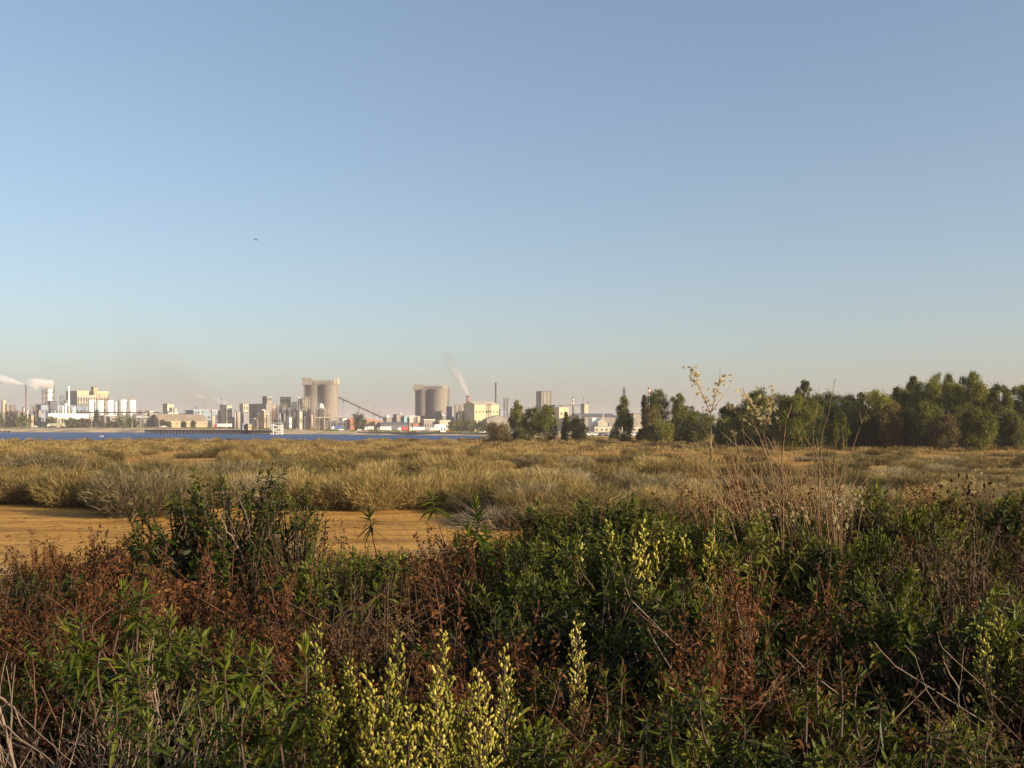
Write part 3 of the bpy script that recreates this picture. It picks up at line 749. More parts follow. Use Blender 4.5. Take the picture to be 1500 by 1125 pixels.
# ---- vehicles
def truck(px, py_b, d, length, trailer, cabm, label, left=True, tarp=True, h=3.6):
    base = Z(py_b, d)
    base = far_h(px) if abs(base - far_h(px)) < 2 else base
    t = thing('lorry', label, 'lorry', (X(px, d), d, base), R(random.uniform(-6, 6)), 'lorries parked along the far shore')
    s = 1 if left else -1
    tr = MB().box((2.6, -1.25, 1.1), (2.6 + length, 1.25, h))
    tr.v[-1][:, 0] *= s
    tr.obj('trailer', M[trailer], t)
    c = MB()
    prof = [(0.05, .6), (2.2, .6), (2.2, 3.1), (.55, 3.1), (.1, 1.9)]
    v = [(s * x, y, z) for y in (-1.2, 1.2) for x, z in prof]
    c.add(v, [(0,1,2,3),(0,3,4,4),(5,8,7,6),(5,9,8,8)] + [(i, i + 5, (i + 1) % 5 + 5, (i + 1) % 5) for i in range(5)])
    cab = c.obj('cab', M[cabm], t)
    MB().add([(s * .30, -1.0, 2.05), (s * .30, 1.0, 2.05), (s * .52, 1.0, 2.95), (s * .52, -1.0, 2.95)], [(0, 1, 2, 3)]).obj('windscreen', M['glass'], cab)
    for x in (1.1, 4.2, 2.6 + length * .78, 2.6 + length * .92):
        for y in (-1.1, 1.1):
            MB().tube([(s * x, y - .15, .5), (s * x, y + .15, .5)], .5, 12).obj('wheel', M['rubber'], t)
    return t
truck(70, 623, 895, 12, 'cream', 'bright', 'cream tanker lorry parked under the long white canopy')
truck(314, 627, 800, 11.5, 'bright', 'red', 'white box lorry with red cab behind the pier')
truck(583, 631, 720, 4.9, 'red', 'bright', 'lorry with a red tarpaulin body beside the causeway')
truck(600, 631, 720, 8.5, 'bright', 'bright', 'white lorry right of the red tarpaulin lorry', left=True)
truck(552, 630, 735, 8, 'bright', 'grey', 'white lorry with low body left of the red lorry')
truck(630, 631, 730, 5, 'white', 'bright', 'white lorry parked against the pale yard office')
truck(486, 628, 790, 5.5, 'blue', 'bright', 'lorry with blue tarpaulin body before the dusty silo')
truck(534, 629, 770, 4.5, 'white', 'bright', 'short white lorry right of the round tree')
box_building('yard_office', 'pale yard office with flat white roof by the lorries', 634, 637, 653, 623, 745, M['bright'], 'flat', 'bright', depth=6, phi=16, wins=[(.15, .7, 4, .4)])
def car(px, d, mat, label, s=1):
    t = thing('car', label, 'car', (X(px, d), d, max(far_h(px), 0.02)), R(random.uniform(-12, 12)), 'cars parked along the far shore')
    b = MB()
    prof = [(-2.1, .35), (2.1, .35), (2.15, .8), (1.2, .95), (.7, 1.45), (-1.2, 1.45), (-1.9, .95), (-2.15, .85)]
    n = len(prof)
    v = [(x * s, y, z) for y in (-.85, .85) for x, z in prof]
    b.add(v, [(0,1,2,7),(7,2,3,6),(6,3,4,5),(8,15,10,9),(15,14,11,10),(14,13,12,11)] + [(i, i + n, (i + 1) % n + n, (i + 1) % n) for i in range(n)])
    b.obj('body', M[mat], t)
    MB().add([(-1.6 * s, -.87, 1.0), (1.0 * s, -.87, 1.0), (.65 * s, -.87, 1.38), (-1.15 * s, -.87, 1.38)], [(0, 1, 2, 3)]).obj('side_window', M['glass'], t)
    for x in (-1.3, 1.3):
        for y in (-.8, .8): MB().tube([(x, y - .1, .32), (x, y + .1, .32)], .32, 10).obj('wheel', M['rubber'], t)
cm = ['bright', 'white', 'darkgrey', 'bright', 'red', 'grey', 'white', 'blue']
carspots = [(500, 770, 'bright', 'white car parked before the bright white house'), (509, 775, 'darkgrey', 'dark car parked right of the bright white house'), (527, 770, 'bright', 'white car parked under the round tree'),
            (544, 760, 'darkgrey', 'dark car between two white lorries near round tree'), (571, 730, 'bright', 'white car just left of the red tarpaulin lorry'), (577, 735, 'darkgrey', 'dark car touching the red tarpaulin lorry'),
            (624, 730, 'grey', 'grey car left of the pale yard office'), (657, 700, 'red', 'red car right of the pale yard office'),
            (708, 520, 'bright', 'white car on the right end of the causeway bank'), (864, 400, 'bright', 'white car left of the conical tree, leftmost there'), (872, 395, 'white', 'off white car second left of the conical tree'),
            (880, 400, 'bright', 'white car midway between dark cypress and conical tree'), (884, 390, 'darkgrey', 'dark car left of the conical tree'), (891, 395, 'white', 'off white car close left of the conical tree'),
            (898, 385, 'bright', 'white car half behind the conical tree'), (930, 390, 'bright', 'white car seen through the gap right of conical tree'),
            (33, 890, 'darkgrey', 'dark car at far left beach behind bushes'), (51, 885, 'bright', 'white car on the far left beach'), (240, 800, 'bright', 'white car at the landward end of the pier')]
for px, d, m_, lb in carspots: car(px, d, m_, lb)
# ---- dinghy, rocks, birds
t = thing('dinghy', 'small white dinghy afloat on the blue lagoon', 'boat', (X(148, 430), 430, WATER_Z), R(25))
hl = MB()
st = [(-1.6, .55, .35), (-.8, .75, .3), (.4, .72, .32), (1.3, .4, .42), (1.8, .03, .55)]
v = []
for x, w_, z_ in st: v += [(x, -w_, z_), (x, -w_ * .6, -.15), (x, w_ * .6, -.15), (x, w_, z_)]
hl.add(v, [(i * 4 + j, i * 4 + j + 1, i * 4 + j + 5, i * 4 + j + 4) for i in range(4) for j in range(3)] + [(0, 3, 2, 1)])
hl.obj('hull', M['bright'], t)
MB().box((-.3, -.68, .15), (0, .68, .2)).obj('thwart', M['palewood'], t)
MB().box((-1.75, -.2, -.1), (-1.6, .2, .75)).obj('outboard_motor', M['darkgrey'], t)
t.scale = (.5, .5, .55)
rk = MB()
for i in range(60):
    c = P(rng.uniform(-60, 19), 631, 842); r_ = rng.uniform(.4, 1.3)
    vv = rng.normal(size=(6, 3)); vv = np.array([[1,0,0],[0,1,0],[-1,0,0],[0,-1,0],[0,0,1],[0,0,-1]]) * r_ * rng.uniform(.6, 1.2, (6, 3)) * [1.6, 1, .7]
    rk.add(vv + [c.x, c.y + rng.uniform(-8, 4), .2], [(0,1,4,4),(1,2,4,4),(2,3,4,4),(3,0,4,4),(1,0,5,5),(2,1,5,5),(3,2,5,5),(0,3,5,5)])
tag(rk.obj('rubble', M['rock']), 'dark wet rubble along the far left waterline', 'rocks', kind='stuff')
bm_ = stained('gull_feather', (0.10, 0.10, 0.11), 0.8, 0.2, 6)
def bird(px, py, d, span, roll, label):
    p = P(px, py, d)
    b = MB()
    L2 = span * .22
    b.lathe([(.004, -L2), (.045 * span, -L2 * .5), (.06 * span, 0), (.04 * span, L2 * .5), (.03 * span, L2 * .8), (.004, L2 * 1.15)], 10)
    b.v[-1] = b.v[-1][:, [0, 2, 1]]
    for s in (-1, 1):
        st = [(0.03, .10, 0, 0), (.22, .12, .09, .02), (.36, .08, .06, -.02), (.5, .015, -.03, -.08)]
        up, lo = [], []
        for x, c, z, y in st:
            up += [(s * x * span, (y + c * .6) * span, z * span + .004), (s * x * span, (y - c * .4) * span, z * span)]
        b.add(up, [(0,1,3,2),(2,3,5,4),(4,5,7,6)])
    b.add([(-.03 * span, -L2 * .8, 0), (.03 * span, -L2 * .8, 0), (.06 * span, -L2 * 1.5, 0), (-.06 * span, -L2 * 1.5, 0)], [(0, 1, 2, 3)])
    o = b.obj('gull', bm_)
    o.location = p; o.rotation_euler = (R(10), roll, R(-50))
    tag(o, label, 'bird')
bird(375, 351, 120, 1.15, R(22), 'dark gliding gull in the sky above the left works')
bird(725.5, 233, 260, .8, R(-10), 'tiny distant bird high in the middle of sky')

# ---- smoke
def plume(name, label, p0, p1, r0, r1, dens, col, nscale, fade=1.0, warp=.6, kind=None, power=1.0):
    p0 = Vector(p0); p1 = Vector(p1); ln = (p1 - p0).length
    m = bpy.data.materials.new(name); m.use_nodes = True
    N = m.node_tree.nodes; L = m.node_tree.links
    N.remove(N['Principled BSDF'])
    pv = N.new('ShaderNodeVolumePrincipled')
    pv.inputs['Color'].default_value = (*col, 1); pv.inputs['Anisotropy'].default_value = 0.1
    tc = N.new('ShaderNodeTexCoord')
    nz = N.new('ShaderNodeTexNoise'); nz.inputs['Scale'].default_value = nscale; nz.inputs['Detail'].default_value = 4
    L.new(tc.outputs['Object'], nz.inputs['Vector'])
    sb = N.new('ShaderNodeVectorMath'); sb.operation = 'SUBTRACT'; sb.inputs[1].default_value = (.5, .5, .5)
    L.new(nz.outputs['Color'], sb.inputs[0])
    sc_ = N.new('ShaderNodeVectorMath'); sc_.operation = 'SCALE'; sc_.inputs['Scale'].default_value = warp * r1 * 2
    L.new(sb.outputs[0], sc_.inputs[0])
    ad = N.new('ShaderNodeVectorMath'); ad.operation = 'ADD'
    L.new(tc.outputs['Object'], ad.inputs[0]); L.new(sc_.outputs[0], ad.inputs[1])
    sx = N.new('ShaderNodeSeparateXYZ'); L.new(tc.outputs['Object'], sx.inputs[0])
    sw = N.new('ShaderNodeSeparateXYZ'); L.new(ad.outputs[0], sw.inputs[0])
    def mth(op, a, b=None, clamp=False):
        n = N.new('ShaderNodeMath'); n.operation = op; n.use_clamp = clamp
        for i, q in enumerate((a, b)):
            if q is None: continue
            if isinstance(q, (int, float)): n.inputs[i].default_value = q
            else: L.new(q, n.inputs[i])
        return n.outputs[0]
    tt = mth('DIVIDE', sx.outputs[0], ln, True)
    rr = mth('ADD', mth('MULTIPLY', mth('POWER', tt, .8), r1 - r0), r0 * .9)
    # less warp near the mouth
    yy = mth('ADD', mth('MULTIPLY', sx.outputs[1], mth('SUBTRACT', 1, tt)), mth('MULTIPLY', sw.outputs[1], tt))
    zz = mth('ADD', mth('MULTIPLY', sx.outputs[2], mth('SUBTRACT', 1, tt)), mth('MULTIPLY', sw.outputs[2], tt))
    q = mth('DIVIDE', mth('SQRT', mth('ADD', mth('MULTIPLY', yy, yy), mth('MULTIPLY', zz, zz))), rr)
    body = mth('MULTIPLY', mth('SUBTRACT', 1, mth('MULTIPLY', q, q), True), 1.0)
    nb = mth('MULTIPLY', mth('SUBTRACT', nz.outputs['Fac'], .36, True), 4.0, True)
    nb = mth('ADD', mth('MULTIPLY', nb, tt), mth('SUBTRACT', 1, tt))
    endf = mth('POWER', mth('SUBTRACT', 1, tt, True), fade)
    dn = mth('MULTIPLY', mth('MULTIPLY', body, nb), mth('MULTIPLY', endf, dens))
    dn = mth('MULTIPLY', dn, mth('POWER', mth('DIVIDE', r0, rr), power))
    L.new(dn, pv.inputs['Density'])
    L.new(pv.outputs[0], N['Material Output'].inputs['Volume'])
    hull = MB()
    k = 1.45
    pts = [(-.02 * ln, 0, 0)] + [(ln * f, 0, 0) for f in (0, .15, .35, .6, .85, 1.0, 1.03)]
    rad = [r0 * .5] + [(r0 + (r1 - r0) * f ** .8) * k for f in (0, .15, .35, .6, .85)] + [r1 * .6, r1 * .02]
    hull.tube(pts, rad, 14)
    o = hull.obj(name, m)
    o.location = p0
    o.rotation_euler = (p1 - p0).to_track_quat('X', 'Z').to_euler()
    tag(o, label, 'smoke')
    return o
WH = (.95, .93, .92)
plume('smoke_plume', 'white smoke streaming left from the thin brown chimney', P(38, 564.5, 1000), P(-30, 548, 1000), 1.2, 8, 1.5, WH, .2, .5, power=.6, warp=.9)
plume('steam_plume', 'white steam drifting off the tall rusty framed tower', P(77.5, 563, 998), P(38, 562, 985), 5, 7, 1.3, WH, .2, .7, power=.4, warp=.9)
plume('smoke_plume', 'small pale puff drifting from the chimney behind teal frame', P(300, 583, 1008), P(278, 574, 1000), 1.2, 4.5, .25, WH, .2, .8)
plume('steam_plume', 'faint white steam over the boiler house roof', P(333, 591, 1000), P(306, 582, 990), 2.5, 4, .16, WH, .2, .8)
plume('smoke_plume', 'white smoke leaning left above the brown brick chimney', P(685.5, 578.5, 985), P(656, 522, 1010), 1.8, 7.0, .8, (.80, .76, .75), .16, 1.2, power=1.0, warp=1.1)
plume('dust_plume', 'pale dust cloud drifting before the tall tan silo', P(470, 612, 935), P(452, 574, 965), 7, 12, .028, (.9, .84, .78), .07, .8, power=.2)
plume('smoke_plume', 'wide faint brownish smoke above the tan warehouse', P(322, 600, 1080), P(150, 490, 1150), 10, 60, .009, (.45, .38, .35), .015, .9, power=.3)

plume('smoke_plume', 'grey violet smudge of old smoke above the white chimney plume', P(671, 556, 1020), P(650, 512, 1040), 5, 10, .04, (.30, .26, .27), .1, .7, power=.2, warp=1.0)
# ------------------------------------------------------------------ vegetation helpers
def norm(a): return a / (np.linalg.norm(a, axis=-1, keepdims=True) + 1e-9)
W_LANCE = ([0, .3, .65, 1.0], [.22, 1.0, .78, .04])
W_BLADE = ([0, .5, 1.0], [1.0, .8, .08])
W_CARD = ([0, .5, 1.0], [.25, 1.0, .05])
def leaves(mb, Pb, D, Ln, Wd, droop=.3, prof=W_LANCE, up=None, fold=0.0, mi=0, var=None, jit=.5):
    """n leaves: base points Pb, directions D, lengths Ln, half... widths Wd"""
    n = len(Pb)
    if n == 0: return
    D = norm(D)
    u = np.tile([0., 0, 1], (n, 1)) if up is None else up
    u = norm(u + rng.normal(0, jit, (n, 3)))
    S = norm(np.cross(D, u)); Nn = np.cross(S, D)
    Ln = np.broadcast_to(Ln, (n,)); Wd = np.broadcast_to(Wd, (n,)); dr = np.broadcast_to(droop, (n,))
    t, w = np.array(prof[0]), np.array(prof[1]); m = len(t)
    c = Pb[:, None] + D[:, None] * (Ln[:, None] * t)[..., None]
    c[..., 2] -= (dr * Ln)[:, None] * t ** 2
    hw = (Wd / 2)[:, None] * w
    off = S[:, None] * hw[..., None]
    var = rng.random(n) if var is None else np.broadcast_to(var, (n,))
    if fold > 0:
        mid = c - Nn[:, None] * (hw * fold)[..., None]
        v = np.stack([c - off, mid, c + off], 2).reshape(n, m * 3, 3)
        q = []
        for i in range(m - 1):
            for j in range(2): q.append((i * 3 + j, i * 3 + j + 1, i * 3 + j + 4, i * 3 + j + 3))
    else:
        v = np.stack([c - off, c + off], 2).reshape(n, m * 2, 3)
        q = [(i * 2, i * 2 + 1, i * 2 + 3, i * 2 + 2) for i in range(m - 1)]
    q = np.array(q); k = v.shape[1]
    qq = (q[None] + (np.arange(n) * k)[:, None, None]).reshape(-1, 4)
    mb.add(v.reshape(-1, 3), qq, mi, np.repeat(var, len(q)), False)

def bez(a, b, c, n=6):
    t = np.linspace(0, 1, n)[:, None]
    return (1 - t) ** 2 * a + 2 * t * (1 - t) * b + t ** 2 * c

# ------------------------------------------------------------------ materials
M['bark'] = stained('bark', (0.20, 0.15, 0.11), 0.9, 0.3, 3.0)
M['palebark'] = stained('pale_bark', (0.17, 0.125, 0.085), 0.85, 0.25, 5.0)
M['twig'] = stained('brown_twig', (0.075, 0.044, 0.024), 0.85, 0.3, 8.0)
M['redtwig'] = stained('red_twig', (0.11, 0.044, 0.020), 0.85, 0.3, 8.0)
M['paletwig'] = stained('bleached_twig', (0.21, 0.15, 0.10), 0.85, 0.25, 8.0)
M['green'] = leafmat('dark_green_leaf', [(.011, .015, .002), (.034, .045, .004), (.080, .094, .008), (.165, .155, .018)], .3, .5, .2)
M['lime'] = leafmat('fresh_green_leaf', [(.032, .045, .005), (.066, .084, .008), (.12, .132, .014), (.19, .165, .026)], .4, .5, .25)
M['stemtan'] = stained('tan_stem', (0.29, 0.19, 0.08), 0.85, 0.3, 8.0)
M['stemrust'] = stained('rust_stem', (0.19, 0.108, 0.046), 0.85, 0.3, 8.0)
M['midgreen'] = leafmat('mid_green_leaf', [(.020, .032, .003), (.050, .068, .006), (.100, .118, .011), (.18, .165, .022)], .4, .5, .2)
M['rustleaf'] = leafmat('rusty_dry_leaf', [(.022, .008, .002), (.056, .020, .006), (.105, .040, .012), (.19, .095, .034)], .2, .8, .15)
M['brownleaf'] = leafmat('brown_dry_leaf', [(.020, .012, .004), (.046, .026, .009), (.088, .052, .020), (.16, .105, .045)], .2, .8, .1)
M['flower'] = leafmat('yellow_green_bud', [(.09, .10, .012), (.19, .18, .022), (.34, .29, .045), (.50, .42, .12)], .3, .6, .2)
M['seedfluff'] = leafmat('cream_seed_fluff', [(.34, .26, .12), (.50, .40, .21), (.64, .54, .32)], .35, .9, .05)
M['marsh'] = leafmat('marsh_shrub_leaf', [(.072, .050, .017), (.20, .142, .050), (.355, .256, .096), (.48, .36, .16)], .3, .8, .1, objvar=.28)
M['marshgrey'] = leafmat('grey_marsh_shrub_leaf', [(.085, .064, .034), (.205, .158, .084), (.35, .275, .152), (.48, .39, .235)], .3, .8, .1, objvar=.25)
M['drygrass'] = leafmat('dry_grass', [(.20, .14, .055), (.34, .25, .10), (.46, .355, .165)], .3, .8, .1)
M['palegrass'] = leafmat('pale_dry_grass', [(.17, .13, .08), (.28, .215, .13), (.38, .30, .19)], .25, .85, .05)
M['euc'] = leafmat('eucalyptus_leaf', [(.040, .048, .007), (.100, .112, .015), (.20, .195, .028), (.31, .27, .058)], .3, .55, .15)
M['eucdark'] = leafmat('dark_tree_leaf', [(.020, .026, .005), (.054, .063, .010), (.110, .113, .018), (.18, .166, .034)], .25, .6, .15)
M['eucyel'] = leafmat('yellow_green_tree_leaf', [(.055, .066, .010), (.115, .125, .018), (.20, .195, .03), (.29, .26, .055)], .3, .55, .12)
M['eucbrown'] = leafmat('russet_tree_leaf', [(.06, .045, .014), (.12, .088, .024), (.19, .14, .038), (.26, .19, .06)], .3, .6, .2)

# ------------------------------------------------------------------ trees
def tree(name, label, px, py_top, w_px, d, leaf, seed, form='round', n=7000, trunk='bark', bare=.14, lean=0, zb=None, group=None, lsize=.34, gaps=.5, cat='tree', py_b=None):
    r_ = np.random.default_rng(seed)
    base = float(ground_h(X(px, d), d)) if d < 345 else far_h(px)
    if zb is not None: base = zb
    H = Z(py_top, d) - base
    W = w_px / FPX * d * 1.22
    t = thing(name, label, cat, (X(px, d), d, base), 0, group)
    tr = MB()
    top = np.array([lean * W, 0, H * .82])
    spine = bez(np.zeros(3), np.array([-lean * W * .3 + W * .05, W * .04, H * .45]), top, 8)
    r0 = max(.06, H * .016)
    tr.tube(np.vstack([[0, 0, -.3], spine]), np.linspace(r0 * 1.25, r0 * .25, 9), 7)
    # clump centres inside an uneven envelope
    nc = int(44 + r_.integers(0, 14))
    cs, rs = [], []
    sc = W / 2
    for i in range(nc):
        f = bare + (1 - bare) * (i + r_.random()) / nc
        if form == 'cone': env = 1.05 * (1 - f) ** .75 * min(1, (f - bare) * 6 + .35)
        elif form == 'column': env = .75 * min(1, (1 - f) * 3.2 + .1)
        elif form == 'tall': env = (.55 + .45 * math.sin(f * 5.0 + seed)) * min(1, (1 - f) * 2.6 + .12)
        else: env = math.sqrt(max(.03, 1 - ((f - .55) / .5) ** 2))
        a = r_.random() * 6.283
        rr = sc * env * math.sqrt(r_.uniform(.15, 1.0)) * .82
        cs.append((math.cos(a) * rr + lean * W * f, math.sin(a) * rr, H * f * .97))
        rs.append(sc * r_.uniform(.13, .34) * (0.6 + .5 * env))
    cs = np.array(cs); rs = np.array(rs)
    for i in range(nc):
        if r_.random() < .55:
            f = max(.12, cs[i, 2] / H - .22)
            s0 = spine[min(7, int(f / .82 * 7))]
            tr.tube(bez(s0, (s0 + cs[i]) / 2 + [0, 0, -.05 * H * .3], cs[i], 5), np.linspace(r0 * .42, r0 * .1, 5), 5)
    tr.obj('trunk', M[trunk], t)
    cr = MB()
    pk = rs ** 2; pk = pk / pk.sum()
    n = int(n * (2.6 if d < 180 else (1.7 if d < 345 else 1.3)))
    lsize = lsize * (.62 if d < 345 else 1)
    idx = r_.choice(nc, n, p=pk)
    g = norm(r_.normal(size=(n, 3))) * (r_.random((n, 1)) ** .38) * (1 + .75 * r_.random((n, 1)) * (r_.random((n, 1)) < .22))
    if form == 'column': g[:, 2] *= 1.6
    p = cs[idx] + g * rs[idx][:, None] * [1, 1, 1.15]
    dn = np.array([0, 0, -1.0])
    D = g * .7 + dn * (.75 if form != 'column' else -.8) + r_.normal(0, .45, (n, 3))
    # hanging sprays: leaves strung downward
    p[:, 2] -= (r_.random(n) ** 2) * rs[idx] * .7
    keep = p[:, 2] > .04 * H
    p, D, idx = p[keep], D[keep], idx[keep]
    cv = r_.random(nc)
    var = np.clip(cv[idx] * .45 + r_.random(len(p)) * .55, 0, 1)
    sz = lsize * r_.uniform(.6, 1.25, len(p))
    leaves(cr, p, D, sz, sz * .42, .15, W_CARD, mi=0, var=var, jit=.9)
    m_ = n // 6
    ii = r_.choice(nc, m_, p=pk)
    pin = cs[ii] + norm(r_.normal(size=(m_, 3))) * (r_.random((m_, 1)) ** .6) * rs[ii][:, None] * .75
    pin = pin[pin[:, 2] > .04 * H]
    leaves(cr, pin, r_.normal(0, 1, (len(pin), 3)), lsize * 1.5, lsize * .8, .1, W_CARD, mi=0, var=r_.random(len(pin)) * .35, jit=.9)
    cr.obj('crown', M[leaf], t)
    return t

mid = [  # small trees at the marsh edge, in the middle
    ('airy_tree', 'airy olive tree, leftmost of the middle clump before the works', 757, 586, 30, 232, 'euc', 11, 'tall', 4200, .36),
    ('young_tree', 'green tree touching the airy olive tree on its right', 780, 597, 28, 226, 'euc', 12, 'round', 4600, .3),
    ('airy_tree', 'thin stemmed tree with a high crown before slab tower', 802, 592, 26, 236, 'euc', 13, 'high', 2600, .5),
    ('bush', 'see through yellowish bush under the high crowned tree', 797, 613, 38, 224, 'eucyel', 14, 'round', 2600, .05),
    ('bush', 'brown olive bush left of the middle tree clump', 731, 620, 36, 222, 'eucbrown', 15, 'round', 3000, .05),
    ('bush', 'low dark bush at the foot of airy olive tree', 765, 628, 30, 221, 'eucdark', 16, 'round', 2600, .03),
    ('cypress', 'small dark cypress between middle clump and conical tree', 829, 602, 15, 228, 'eucdark', 17, 'cone', 3600, .03),
    ('bush', 'yellow green bush leaning against the small dark cypress', 847, 612, 27, 224, 'euc', 18, 'round', 3600, .04),
    ('conical_tree', 'conical olive tree standing alone right of the parked cars', 913, 580, 40, 215, 'euc', 19, 'cone', 6800, .05),
    ('dark_tree', 'dark tree with ragged top left of the round tree', 943, 577, 24, 218, 'eucdark', 20, 'tall', 4400, .05),
    ('round_tree', 'tall round topped olive tree in the middle grove', 962, 570, 36, 214, 'euc', 21, 'high', 5200, .3),
    ('russet_tree', 'russet tree in front of the round topped olive tree', 953, 592, 26, 210, 'eucbrown', 22, 'round', 4400, .1),
    ('bush', 'bright green bush below the round topped olive tree', 970, 616, 36, 205, 'eucyel', 23, 'round', 4200, .03),
    ('dark_tree', 'slender dark tree with lollipop top right of round tree', 993, 575, 24, 212, 'eucdark', 24, 'high', 3200, .3),
    ('round_tree', 'low green tree right of the slender dark tree', 1006, 594, 28, 214, 'euc', 25, 'round', 4600, .05),
    ('dark_tree', 'squat dark tree beside the tall pale seedhead stems', 1026, 602, 40, 205, 'eucdark', 26, 'round', 6500, .03),
    ('dark_tree', 'squat dark tree under the slender lollipop topped tree', 1000, 612, 40, 206, 'eucdark', 27, 'round', 5200, .03),
]
for nm, lb, px, pt, w_, d, lf, sd, fm_, n_, br in mid:
    tree(nm, lb, px, pt, w_, d, lf, sd, fm_ if fm_ != 'high' else 'round', n_, 'bark', br if fm_ != 'high' else max(br, .45), lsize=.42)
grove = [
    ('dark_tree', 'dark tree behind the tall pale seedhead stems', 1072, 590, 34, 165, 'eucdark', 41, 'round', 6000),
    ('round_tree', 'yellow green tree behind the seedheads, first of the grove', 1105, 572, 52, 160, 'eucyel', 42, 'round', 7500),
    ('round_tree', 'green domed tree behind the bright weeping tree', 1138, 578, 46, 166, 'euc', 43, 'round', 7000),
    ('weeping_tree', 'bright yellow green weeping tree in front of the grove', 1161, 580, 48, 140, 'eucyel', 44, 'round', 8500),
    ('dark_tree', 'tall ragged dark tree poking above the weeping tree', 1177, 556, 26, 168, 'eucdark', 45, 'round', 5600),
    ('dark_tree', 'wide shaded tree right of the bright weeping tree', 1204, 576, 54, 160, 'eucdark', 46, 'round', 8000),
    ('dark_tree', 'dark domed tree behind the small bright sapling', 1232, 577, 44, 165, 'eucdark', 47, 'round', 7000),
    ('sapling', 'small bright sapling in front of the dark middle grove', 1228, 604, 24, 138, 'eucyel', 48, 'round', 3600),
    ('dark_tree', 'dark tree right of the small bright sapling', 1256, 576, 40, 162, 'eucdark', 49, 'round', 7000),
    ('round_tree', 'olive gold tree with a broad crown mid grove', 1283, 572, 58, 152, 'eucyel', 50, 'round', 8500),
    ('russet_tree', 'russet gold tree hanging low in front of broad crown', 1306, 590, 36, 146, 'eucbrown', 51, 'round', 6500),
    ('round_tree', 'green tree just left of the tallest dark tops', 1320, 566, 40, 160, 'euc', 52, 'round', 7000),
    ('dark_tree', 'tall tree with knobbly dark top, left of the peaks', 1338, 548, 34, 164, 'euc', 53, 'tall', 7000),
    ('round_tree', 'tall olive tree between the two dark peaks', 1357, 556, 48, 156, 'euc', 54, 'round', 8500),
    ('dark_tree', 'dark spreading top, the middle peak of right grove', 1381, 545, 46, 160, 'eucdark', 55, 'round', 8000),
    ('dead_topped_tree', 'thin pale trunked tree standing before the right grove', 1383, 606, 38, 136, 'eucbrown', 56, 'round', 2600),
    ('round_tree', 'large gold flecked tree, highest at right of the grove', 1418, 544, 52, 150, 'euc', 57, 'cone2', 10000),
    ('dark_tree', 'shaded tree filling the gap right of gold flecked tree', 1443, 572, 40, 154, 'eucdark', 58, 'round', 6500),
    ('round_tree', 'olive tree at the right end of the grove', 1464, 562, 38, 148, 'euc', 59, 'round', 7500),
    ('round_tree', 'dim green tree at the edge of the picture, far right', 1494, 563, 46, 152, 'euc', 60, 'round', 7500),
    ('dark_tree', 'dark tree low in front of the far right trees', 1405, 596, 44, 146, 'eucdark', 61, 'round', 6500),
    ('dark_tree', 'low shaded tree under the olive gold broad crown', 1272, 612, 56, 150, 'eucdark', 62, 'round', 6500),
    ('dark_tree', 'low dark thicket tree right of the russet gold tree', 1342, 600, 50, 148, 'eucdark', 63, 'round', 6500),
    ('dark_tree', 'low dark thicket tree behind the tall rusty stems', 1190, 615, 54, 150, 'eucdark', 64, 'round', 6500),
    ('dark_tree', 'low dark thicket tree at the left foot of grove', 1095, 612, 60, 156, 'eucdark', 65, 'round', 6500),
    ('dark_tree', 'low dark thicket tree at the far right edge', 1478, 605, 50, 142, 'eucdark', 66, 'round', 6500),
    ('round_tree', 'olive tree linking the bright weeping tree to dark ones', 1184, 588, 46, 154, 'euc', 68, 'round', 7000),
    ('round_tree', 'olive tree with rounded top left of the broad crown', 1246, 588, 50, 156, 'euc', 69, 'round', 7000),
    ('round_tree', 'green tree linking broad crown to the tall peaks', 1312, 578, 46, 158, 'euc', 70, 'round', 7000),
    ('round_tree', 'olive tree filling between the gold flecked pair', 1398, 560, 44, 156, 'euc', 71, 'round', 7500),
    ('round_tree', 'yellow green tree low between the right peaks', 1360, 590, 50, 144, 'eucyel', 72, 'round', 6500),
    ('round_tree', 'yellow green tree low before the gold flecked tree', 1432, 596, 46, 140, 'eucyel', 73, 'round', 6500),
    ('bush', 'round bush at the left end of right grove', 1060, 612, 34, 160, 'euc', 74, 'round', 4500),
    ('round_tree', 'tree just beyond the right picture edge, half cut', 1535, 556, 60, 150, 'euc', 67, 'round', 6500),
]
for nm, lb, px, pt, w_, d, lf, sd, fm_, n_ in grove:
    thin = nm == 'dead_topped_tree'
    tree(nm, lb, px, pt, w_, d, lf, sd, 'round' if fm_ == 'cone2' else fm_, n_, 'palebark' if thin or sd % 3 == 0 else 'bark', .22 if thin else (.04 if pt > 585 else .13), lsize=.34)
